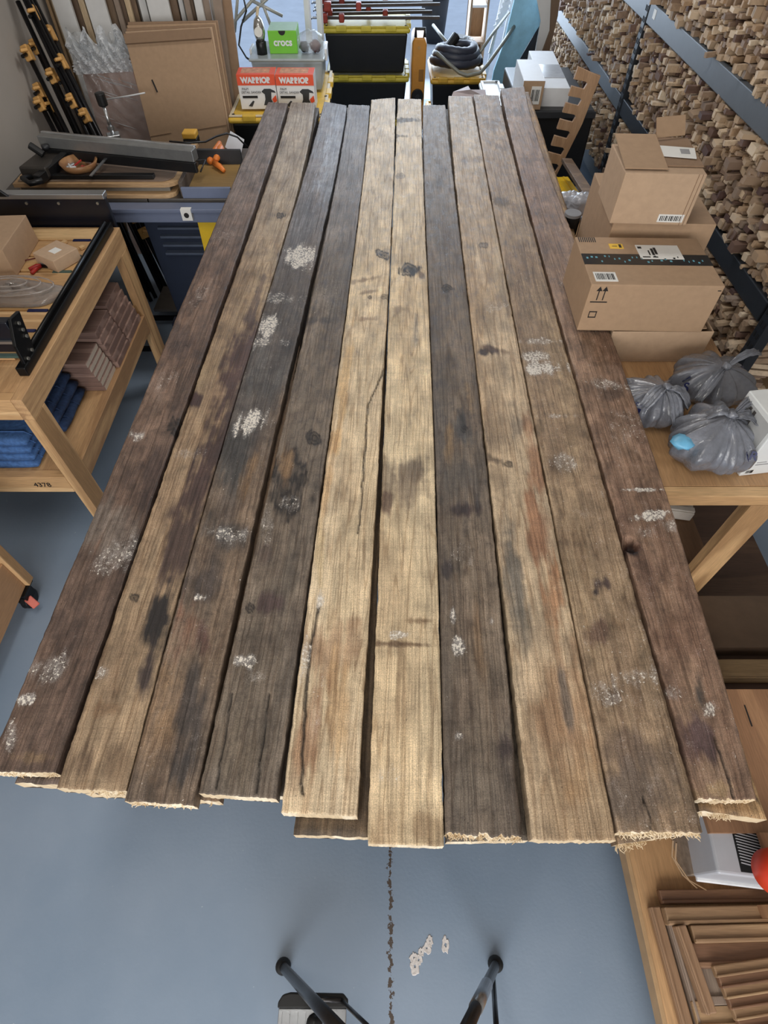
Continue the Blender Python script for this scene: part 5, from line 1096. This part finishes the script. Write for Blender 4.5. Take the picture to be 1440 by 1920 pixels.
# sander boxes
orange = mat('orange_red_print', (226, 84, 48), .5, var=.04); wht = mat('box_white', (224, 226, 228), .5, var=.03)
for i, (x0, lab) in enumerate(((-.868, 'left'), (-.640, 'right'))):
    f = Fr((x0, 4.0, .831), .224, .13, .172, R(1.5-i*2)); t = T('sander_box', lab+' orange and white boxed palm sander on the yellow tote lid', 'box', 'boxed palm sanders'); part('carton', f.full(MB()), wht, t, .002)
    mb = MB(); f.patch(mb, 'front', 0, 1, .70, 1, .0012); f.box(mb, (0, 0, f.h-.0005), (f.w, f.d, f.h+.001)); part('orange_band', mb, orange, t)
    mb = MB(); f.patch(mb, 'top', .1, .85, .2, .9, .002); part('top_print', mb, mat('worn_orange_print', (196, 140, 108), .6, var=.3, scale=50), t)
    text_mesh('WARRIOR', .038, f.M('front', .49, .84, .0025), wht, t, 'lettering', bold=.0022)
    text_mesh('PALM', .016, f.M('front', .18, .60, .002), mat('dark_grey_print', (70, 66, 64), .7), t, 'lettering'); text_mesh('DETAIL SANDER', .016, f.M('front', .33, .50, .002), mat('dark_grey_print', (70, 66, 64), .7), t, 'lettering')
    q = MB(); f.patch(q, 'front', .08, .48, .33, .40, .0018); part('dark_bar', q, ink, t)
    # printed picture of the tool: flat print
    q = MB(); c_ = [(.60, .52), (.68, .60), (.84, .60), (.95, .54), (.98, .48), (.86, .50), (.84, .30), (.90, .12), (.62, .12), (.68, .30), (.68, .44)]
    q.prism([f.p(u*f.w, -.0008, v*f.h) for u, v in c_], tuple(-f.uy*.001)); part('tool_picture', q, dark, t)
    q = MB(); q.prism([f.p(u*f.w, -.002, v*f.h) for u, v in ((.86, .30), (.97, .42), (.99, .25), (.90, .18))], tuple(-f.uy*.0006)); part('tool_picture', q, orange, t)
    q = MB(); q.prism([f.p(u*f.w, -.002, v*f.h) for u, v in ((.20, .10), (.34, .26), (.38, .24), (.30, .08))], tuple(-f.uy*.0006)); part('tool_picture', q, dark, t)
# clear bin with things on top
clr = mat('frosted_clear_plastic', (176, 184, 188), .3, var=.15, scale=5, trans=.25, alpha=.92)
bn = T('clear_bin', 'frosted clear plastic bin with a grey lid behind the boxed sanders', 'bin')
bx0, bx1, by0, by1 = -.84, -.37, 4.30, 4.68
mb = MB().hexa([(bx0+.03, by0+.03, .831), (bx1-.03, by0+.03, .831), (bx1-.03, by1-.03, .831), (bx0+.03, by1-.03, .831), (bx0+.01, by0+.01, .985), (bx1-.01, by0+.01, .985), (bx1-.01, by1-.01, .985), (bx0+.01, by1-.01, .985)]); part('bin_body', mb, clr, bn, .01)
part('lid', MB().box((bx0, by0, .985), (bx1, by1, 1.0)), mat('translucent_grey_lid', (160, 168, 172), .3), bn, .006)
for x_ in (bx0-.008, bx1-.006): part('latch', MB().box((x_, 4.42, .96), (x_+.014, 4.54, 1.02)), wht, bn, .003)
f = Fr((-.716, 4.40, 1.001), .175, .19, .112, R(1)); gcr = T('shoe_box', 'bright green shoe box with white lettering on the clear bin', 'box'); part('carton', f.full(MB()), mat('lime_green_card', (112, 190, 48), .5, var=.03), gcr, .002)
mb = MB(); f.box(mb, (.002, .002, f.h), (f.w-.002, f.d-.002, f.h+.002)); part('top_film', mb, mat('pale_green_top', (150, 186, 150), .4, var=.1), gcr); text_mesh('crocs', .052, f.M('front', .5, .50, .002), wht, gcr, 'lettering', bold=.0016)
hc = [f.p(f.w*.5+.022*math.cos(a), -.0012, f.h-.022*math.sin(a)) for a in [math.pi*i/10 for i in range(11)]]; part('finger_hole', MB().prism(hc, tuple(f.uy*.001)), ink, gcr)
ln_ = T('lantern', 'small lantern with a round reflector beside the green box', 'lantern'); c_ = (-.765, 4.40, 1.001)
part('base', MB().lathe([(0, 0), (.032, 0), (.032, .06), (.026, .066), (0, .066)], c_, 20), blk, ln_, smooth=True); part('reflector', MB().lathe([(0, .067), (.026, .067), (.034, .10), (.034, .13), (.024, .165), (.006, .185), (0, .185)], c_, 20), mat('chrome', (210, 210, 206), .15, .9), ln_, smooth=True); part('lamp_face', MB().cyl((c_[0], c_[1]-.03, c_[2]+.115), (c_[0], c_[1]-.042, c_[2]+.115), .024, 20), mat('lens_white', (230, 232, 226), .2), ln_); part('handle', MB().cyl((c_[0], c_[1], c_[2]+.185), (c_[0]+.012, c_[1], c_[2]+.225), .009, 10), mat('cream_rim', (214, 200, 170), .5), ln_)
bgp = T('clear_bag', 'clear plastic bag of small dark parts on the clear bin', 'bag'); part('bag_film', MB().blob((-.46, 4.43, 1.056), (.085, .07, .055), 20, 12, 4, .12), film, bgp, smooth=True)
part('contents', MB().blob((-.43, 4.42, 1.035), (.035, .03, .03), 12, 8, 5, .2), mat('dark_red_parts', (92, 46, 44), .5), bgp, smooth=True); part('contents', MB().blob((-.50, 4.43, 1.03), (.03, .03, .026), 12, 8, 6, .2), dark, bgp, smooth=True)
single('plastic_stand', 'tall white plastic frame standing behind the clear bin', 'stand', MB().beam((-.52, 4.80, 0), (-.50, 4.85, 1.5), .035, .03).beam((-.44, 4.80, 0), (-.42, 4.85, 1.5), .035, .03).beam((-.515, 4.81, .35), (-.43, 4.81, .35), .03, .03).beam((-.51, 4.83, .9), (-.43, 4.83, .9), .03, .03), wht, bevel=.003)
st_ = T('light_stand', 'grey metal folding stand behind the cardboard sheets', 'stand'); gm = mat('grey_tube', (168, 166, 158), .4, .3)
for a, b in (((415, 70), (490, -20)), ((440, 60), (448, -30)), ((490, 0), (512, 60)), ((455, 40), (520, -20)), ((470, 0), (530, 30))): 
    A_, B_ = P(*a, Y=4.95), P(*b, Y=4.95); part('strut', MB().cyl(A_, B_, .010, 8), gm, st_, smooth=True)
A_ = P(415, 70, Y=4.95); part('strut', MB().cyl((A_.x, 4.95, 0), A_, .010, 8), gm, st_, smooth=True); A_ = P(512, 60, Y=4.95); part('strut', MB().cyl((A_.x, 4.95, 0), A_, .010, 8), gm, st_, smooth=True)
single('grey_sleeve_board', 'mottled grey paper-wrapped board leaning right of the cardboard', 'board', MB().hexa([(-1.02, 4.02, 0), (-.97, 4.02, 0), (-.97, 4.05, 0), (-1.02, 4.05, 0)]+[P(398, -6, Y=4.30), P(414, -6, Y=4.30), P(414, -6, Y=4.30)+Vector((0, .03, 0)), P(398, -6, Y=4.30)+Vector((0, .03, 0))]), gr)
single('brown_kraft_sheet', 'brown kraft board behind the grey wrapped board', 'board', MB().hexa([(-.99, 4.12, 0), (-.93, 4.12, 0), (-.93, 4.14, 0), (-.99, 4.14, 0)]+[P(410, -6, Y=4.36), P(432, -6, Y=4.36), P(432, -6, Y=4.36)+Vector((0, .02, 0)), P(410, -6, Y=4.36)+Vector((0, .02, 0))]), cbd)
pts = [P(456, -8, Y=4.6), P(462, 20, Y=4.6), P(452, 50, Y=4.6), P(448, 85, Y=4.58), P(462, 108, Y=4.5), P(474, 116, Y=4.4)]; single('extension_cord', 'wavy black cord hanging beside the clear bin', 'cord', MB().tube(pts, .006, 6), blk, smooth=True)
# red bar clamps on the top tote
redc = mat('rusty_red_casting', (150, 58, 48), .5, .2, var=.2); dirt = mat('dusty_black_steel', (66, 58, 54), .5, .4, var=.2)
for i in range(7):
    z_ = .913+.012+(i//3)*.062; y_ = 5.50+(i % 3)*.11+(i//3)*.02; x0 = -.50+.03*(i % 2); x1 = .42-.05*(i % 3)
    t = T('bar_clamp', '%s red and black bar clamp, %s row, lying on the topmost tote' % (('front', 'middle', 'rear')[i % 3], ('bottom', 'second', 'upper')[i//3]), 'clamp', 'red bar clamps on the topmost tote')
    part('bar', MB().beam((x0, y_, z_+.018), (x1, y_+.03*(i % 2), z_+.018+.006*(i % 2)), .022, .018), dirt, t, .001)
    part('fixed_jaw', MB().box((x0+.02, y_-.028, z_-.010), (x0+.075, y_+.028, z_+.045)), redc, t, .008)
    part('sliding_jaw', MB().box((x0+.16+.2*((i*3) % 4)/2, y_-.024, z_-.008), (x0+.20+.2*((i*3) % 4)/2, y_+.03, z_+.042)), redc, t, .008)
    part('screw', MB().cyl((x0-.04, y_, z_+.018), (x0+.02, y_, z_+.018), .008, 8), alu, t)
    part('handle', MB().cyl((x0-.045, y_-.03, z_+.018), (x0-.045, y_+.03, z_+.018), .005, 8), blkm, t)
# orange machine to the right of the totes
om_ = T('orange_machine', 'amber upright machine casing with a black wheel behind the planks', 'machine'); amb = mat('amber_plastic', (212, 148, 62), .45, var=.06)
part('casing', MB().prism([(.225, 5.60, 0), (.335, 5.60, 0), (.34, 5.60, .76), (.32, 5.60, .80), (.24, 5.60, .80), (.225, 5.60, .77)], (0, .30, 0)), amb, om_, .012)
part('top_handle', MB().tube([(.25, 5.62, .80), (.25, 5.63, .85), (.32, 5.63, .85), (.32, 5.62, .80)], .012, 8), blk, om_, smooth=True)
wh_ = part('wheel', MB().cyl((.28, 5.585, .42), (.28, 5.62, .42), .05, 22), blk, om_, .004); part('hub', MB().cyl((.28, 5.578, .42), (.28, 5.60, .42), .018, 14), dark, wh_)
part('badge', MB().cyl((.28, 5.597, .74), (.28, 5.602, .74), .012, 12), gold, om_); part('recess_shade', MB().box((.285, 5.597, .52), (.325, 5.602, .60)), mat('amber_shadow', (150, 104, 44), .5), om_, .003)  # recess is a thin patch, its shade painted as darker amber
# waste bin far away on the floor
wb = T('waste_bin', 'black waste bin with a white rim liner standing on the bright floor', 'bin'); A_ = P(812, 76, z=0)
part('bin_body', MB().lathe([(0, .004), (.13, 0), (.17, .42), (.162, .42), (.125, .01), (0, .01)], (A_.x, A_.y, -.0), 28), dark, wb, smooth=True); part('liner_rim', MB().tube([(A_.x+.17*math.cos(a), A_.y+.17*math.sin(a), .425) for a in [i*.2618 for i in range(24)]], .008, 8, closed=True), wht, wb, smooth=True)
# tote with hose and tube frame
th = tote('open black tote with amber rim under the coiled hose', .38, .84, 5.53, 6.1, .24, .56, YW); tote('closed black tote supporting the one with the hose', .38, .84, 5.53, 6.1, 0, .239, YW)
for i, (r_, z_) in enumerate(((.19, .60), (.17, .65), (.15, .70))):
    pass
hose = T('coiled_hose', 'ribbed dark grey hose coiled on the open tote', 'hose'); hm = mat('ribbed_hose_grey', (48, 52, 66), .45)
pts = []; 
for i in range(100):
    a = i*.19; r_ = .19-.0006*i; pts.append((.60+r_*1.05*math.cos(a), 5.80+r_*.95*math.sin(a), .595+.0011*i+.01*math.sin(a*2)))
rs = [.032+.003*(i % 2) for i in range(100)]; part('hose', MB().tube(pts, rs, 10), hm, hose, smooth=True); part('hose_end', MB().cyl((.52, 5.86, .66), (.60, 5.92, .74), .036, 14), blk, hose)
tf = T('tube_frame', 'bent grey tube frame resting across the coiled hose', 'frame'); gt = mat('grey_green_tube', (142, 144, 136), .4, .3)
part('tube', MB().tube([P(*p, Y=y_) for p, y_ in (((818, 98), 5.62), ((840, 118), 5.60), ((862, 137), 5.58), ((876, 142), 5.57), ((900, 137), 5.58), ((915, 120), 5.62), ((940, 85), 5.8), ((964, 50), 6.0))], .014, 8), gt, tf, smooth=True)
part('tube', MB().tube([P(812, 47, Y=6.2), P(830, 70, Y=6.0), P(848, 92, Y=5.9)], .012, 8), gt, tf, smooth=True); part('tube', MB().tube([P(900, 98, Y=5.8), P(925, 62, Y=6.0), P(954, 24, Y=6.25)], .012, 8), gt, tf, smooth=True)
jb = T('packaged_part', 'brown and silver packaged part in crumpled film on the coiled hose', 'package'); A_ = P(868, 82, Y=6.0); part('wrap', MB().blob(A_, (.11, .08, .05), 18, 10, 12, .25), film, jb, smooth=True); part('box', MB().ob(A_+Vector((-.01, 0, .03)), (.09, .07, .04), (.3, .2, .4)), dark, jb, .004); part('brown_end', MB().blob(A_+Vector((.09, -.06, -.05)), (.035, .035, .045), 12, 8, 2, .15), mat('brown_fibre', (110, 92, 80), .8), jb, smooth=True)
# low cartons peeking over the plank ends
f = Fr((.50, 4.32, 0), .22, .2, .62); t = T('open_carton', 'slim open cardboard carton peeking over the plank ends', 'box'); mb = MB(); f.box(mb, (0, 0, 0), (f.w, f.d, .01)); f.box(mb, (0, 0, .01), (f.w, .006, f.h)); f.box(mb, (0, f.d-.006, .01), (f.w, f.d, f.h)); f.box(mb, (0, .0065, .01), (.006, f.d-.0065, f.h)); f.box(mb, (f.w-.006, .0065, .01), (f.w, f.d-.0065, f.h)); part('carton', mb, cbd, t, .001)
single('paper_packet', 'pale pink folded paper packet behind the plank ends', 'paper', MB().prism([P(846, 182, z=.70), P(850, 172, z=.72), P(878, 161, z=.74), P(882, 168, z=.74), P(910, 168, z=.72), P(912, 182, z=.70)], (0, .01, -.05)), mat('pinkish_paper', (206, 194, 196), .6)); single('support_carton', 'plain carton below the pale paper packet', 'box', MB().box((.50, 4.58, 0), (.69, 4.80, .655)), cbd, bevel=.003)
tote('white-lidded tote standing just beyond the ninth plank', .70, .86, 4.45, 5.0, .40, .70, ('white_lid', (222, 226, 228), .4)); single('tote_stand', 'dark crate beneath the white-lidded tote', 'crate', MB().box((.70, 4.47, 0), (.86, 4.98, .399)), dark, bevel=.004)
# blue covered board, shelf unit, folding chair, leaning boards on the far right
tq = mat('turquoise_cloth', (150, 206, 236), .7, var=.14, scale=10, bump=.3)
def slab(lab, pts, Y_, th_, m_, nm, cat, lean=0, **kw):
    q = [P(x, y, Y=Y_) for x, y in pts]; zmin = min(p.z for p in q)
    q = [p+Vector((0, -lean*(1.6-p.z), 0)) for p in q]
    return single(nm, lab, cat, MB().prism(q, (0, th_, 0)), m_, **kw)
slab('turquoise cloth covered board leaning beside the folding chair', ((966, -6), (1014, -6), (1020, 22), (1012, 48), (992, 80), (958, 140), (930, 250), (905, 250), (926, 132), (945, 80)), 6.0, .03, tq, 'cloth_covered_board', 'board', bevel=.004)
slab('dark board edge showing behind the turquoise cloth', ((1012, -6), (1024, -6), (1026, 60), (990, 115), (955, 250), (945, 250), (975, 110), (1010, 50)), 6.05, .04, dark, 'dark_board', 'board')
slab('grey wooden board right of the turquoise cloth', ((1000, -6), (1030, -6), (1032, 40), (1018, 105), (985, 250), (960, 250), (992, 100)), 6.12, .03, gr, 'grey_wood_board', 'board')
slab('white board with brown edge leaning by the rack', ((1006, -6), (1034, -6), (1030, 60), (1016, 96), (1004, 96), (1014, 40)), 5.9, .025, ww, 'white_leaning_board', 'board'); slab('brown door panel edge next to the rack', ((1034, -6), (1050, -6), (1046, 30), (1030, 98), (1017, 96), (1031, 58)), 5.88, .03, br, 'brown_leaning_board', 'board')
su = T('shelf_unit', 'small tan wooden shelf unit standing on the far bright floor', 'shelf'); A_ = P(878, 84, z=0); B_ = P(908, 86, z=0); Y_ = A_.y; hgt = .75; lt2 = wood('pale_shelf_wood', (150, 122, 92), (168, 138, 106), 'Z', .6)
Y_ = 7.4; ax_, bx_ = P(878, 60, Y=Y_).x, P(912, 60, Y=Y_).x; zt_ = .9
for x_ in (ax_, bx_-.02): part('side_panel', MB().box((x_, Y_, 0), (x_+.02, Y_+.28, zt_)), lt2, su, .001)
part('back_panel', MB().box((ax_+.0205, Y_+.26, 0), (bx_-.0205, Y_+.278, zt_)), lt2, su)
for z_ in (.02, .33, .62, .88): part('shelf', MB().box((ax_+.0205, Y_+.002, z_), (bx_-.0205, Y_+.259, z_+.018)), wht if z_ in (.62,) else lt2, su)
ch = T('folding_chair', 'white slatted folding chair leaning in front of the shelf unit', 'chair')
sw = wht
for a, b in (((912, 90), (944, -10)), ((936, 78), (962, -10))): A_, B_ = P(*a, Y=6.5), P(*b, Y=6.5); A_.z = .0; part('leg', MB().beam(A_+Vector((0, .05, 0)), B_, .03, .02, (0, 1, 0)), sw, ch, .003)
for i in range(6): q = i*13; part('slat', MB().beam(P(926+q*.30, 52-q*.8, Y=6.47), P(944+q*.25, 44-q*.8, Y=6.47), .035, .012, (0, 1, 0)), sw, ch, .002)
part('leg', MB().beam(P(918, 100, Y=6.4), P(948, -8, Y=6.6), .022, .018, (0, 1, 0)), mat('grey_tube', (168, 166, 158), .4, .3), ch)
# right: white cartons on a black bin, clamp rack, yellow lid, cans
f = Fr((.885, 4.28, .74), .135, .42, .155, R(-2)); t = parcel('white_carton', 'white-topped carton with a sticker, nearest the end of the last plank', f, cb); mb = MB(); f.box(mb, (0, 0, f.h), (f.w, f.d, f.h+.0015)); f.patch(mb, 'left', 0, 1, 0, 1, .0015); part('white_face', mb, wht, t); barcode(f, 'front', .42, .88, .2, .82, t, 8, 2)
f = Fr((1.03, 4.34, .74), .175, .78, .10, R(-2)); t = parcel('white_carton', 'long white carton wrapped in film beside the smaller one', f, wht); mb = MB(); f.patch(mb, 'top', .02, .98, .25, .60, .002); part('clear_tape', mb, mat('film_grey', (168, 172, 178), .2), t); mb = MB(); f.patch(mb, 'front', 0, 1, 0, 1, .001); part('white_face', mb, wht, t)
bkb = T('black_crate', 'black open crate supporting the white cartons beside the rack', 'crate'); part('crate_body', MB().box((.90, 4.26, 0), (1.38, 5.14, .739)), blk, bkb, .01); part('crate_edge', MB().box((.895, 4.25, .70), (1.385, 4.259, .7385)), dark, bkb, .003)
cr_ = T('clamp_rack', 'pale wooden clamp rack board with slots cut along its left edge', 'rack')
N0 = [(1081,124),(1126,144),(1092,232),(1036,334),(1022,322)]
def slotpoly():
    left = []; L0 = (1082, 132); L1 = (1018, 318); n_ = 6
    dxy = ((L1[0]-L0[0])/n_, (L1[1]-L0[1])/n_)
    for i in range(n_):
        bx_, by_ = L0[0]+dxy[0]*i, L0[1]+dxy[1]*i
        e_ = (bx_+dxy[0]*.55, by_+dxy[1]*.55); g_ = (bx_+dxy[0]*.95, by_+dxy[1]*.95)
        left += [(bx_, by_), e_, (e_[0]+22, e_[1]+4), (e_[0]+25, e_[1]+8), (g_[0]+23, g_[1]+6), g_]
    return left
poly = slotpoly()+[(1014, 330), (1040, 336), (1092, 232), (1126, 144), (1084, 125)]
q = [P(x, y, Y=3.92) for x, y in poly]; part('slotted_board', MB().prism(q, (0, .018, 0)), wood('rack_plywood', (182, 146, 112), (196, 160, 126), 'Z', .6), cr_, .0008)
part('top_cleat', MB().hexa([P(1083, 130, Y=3.94), P(1125, 146, Y=3.94), P(1125, 146, Y=4.0), P(1083, 130, Y=4.0), P(1082, 125, Y=3.94), P(1126, 141, Y=3.94), P(1126, 141, Y=4.02), P(1082, 125, Y=4.02)]), wood('rack_plywood', (182, 146, 112), (196, 160, 126), 'Z', .6), cr_)
a_ = P(1026, 330, Y=3.92); part('foot', MB().beam((a_.x-.03, 3.94, 0), (a_.x+.01, 3.94, a_.z+.02), .05, .02, (0, 1, 0)), pineZ, cr_)
# plywood off-cuts and yellow lid
yb = T('yellow_board', 'yellow painted ribbed board standing between planks and rack', 'board'); A_ = P(1042, 332, z=.60); f = frtop((1062, 376), (1096, 374), (1042, 332), .52, .03); part('board', f.full(MB()), yel, yb, .003)
for q_ in (.3, .7): mb = MB(); f.box(mb, (f.w*q_-.006, .01, f.h), (f.w*q_+.006, f.d-.01, f.h+.006)); part('rib', mb, yel, yb, .001)
single('support_box', 'dark box carrying the yellow ribbed board', 'box', MB().box((f.o.x, f.o.y+.01, 0), (f.o.x+f.w, f.o.y+f.d, f.o.z-.001)), dark)
single('brown_plank_offcut', 'brown plank leaning diagonally behind the yellow board', 'board', MB().beam(P(1062, 300, Y=3.75), P(1118, 388, z=zb+.013), .06, .02), br, bevel=.002)
for i, (x_, y_, r_, h_, lab) in enumerate(((1075, 398, .036, .13, 'taller black spray can standing left of the parcel stack'), (1106, 408, .036, .11, 'shorter black spray can standing against the parcel stack'))):
    A_ = P(x_, y_, z=zb+h_+.002); t = T('spray_can', lab, 'can'); part('can_body', MB().lathe([(0, 0), (r_, 0), (r_, h_-.012), (0, h_-.012)], (A_.x, A_.y, zb+.001), 22), blk, t, smooth=False); part('can_lid', MB().lathe([(0, h_-.0115), (r_*.98, h_-.0115), (r_*.98, h_), (0, h_)], (A_.x, A_.y, zb+.001), 22), mat('grey_lid', (128, 128, 130), .5), t)
for i, (x_, y_, r_) in enumerate(((1090, 384, .06), (1068, 374, .05), (1120, 372, .045))):
    A_ = P(x_, y_, z=zb+.05); single('crumpled_film', ('large', 'small dull', 'rounded')[i]+' crumpled clear plastic film behind the spray cans', 'plastic film', MB().blob((A_.x, A_.y, zb+r_*.8+.002), (r_*1.2, r_, r_*.8), 20, 14, 60+i, .22), mat('crumpled_film', (196, 198, 206), .25, trans=.3, alpha=.9, bump=.4), smooth=True)
finalize()
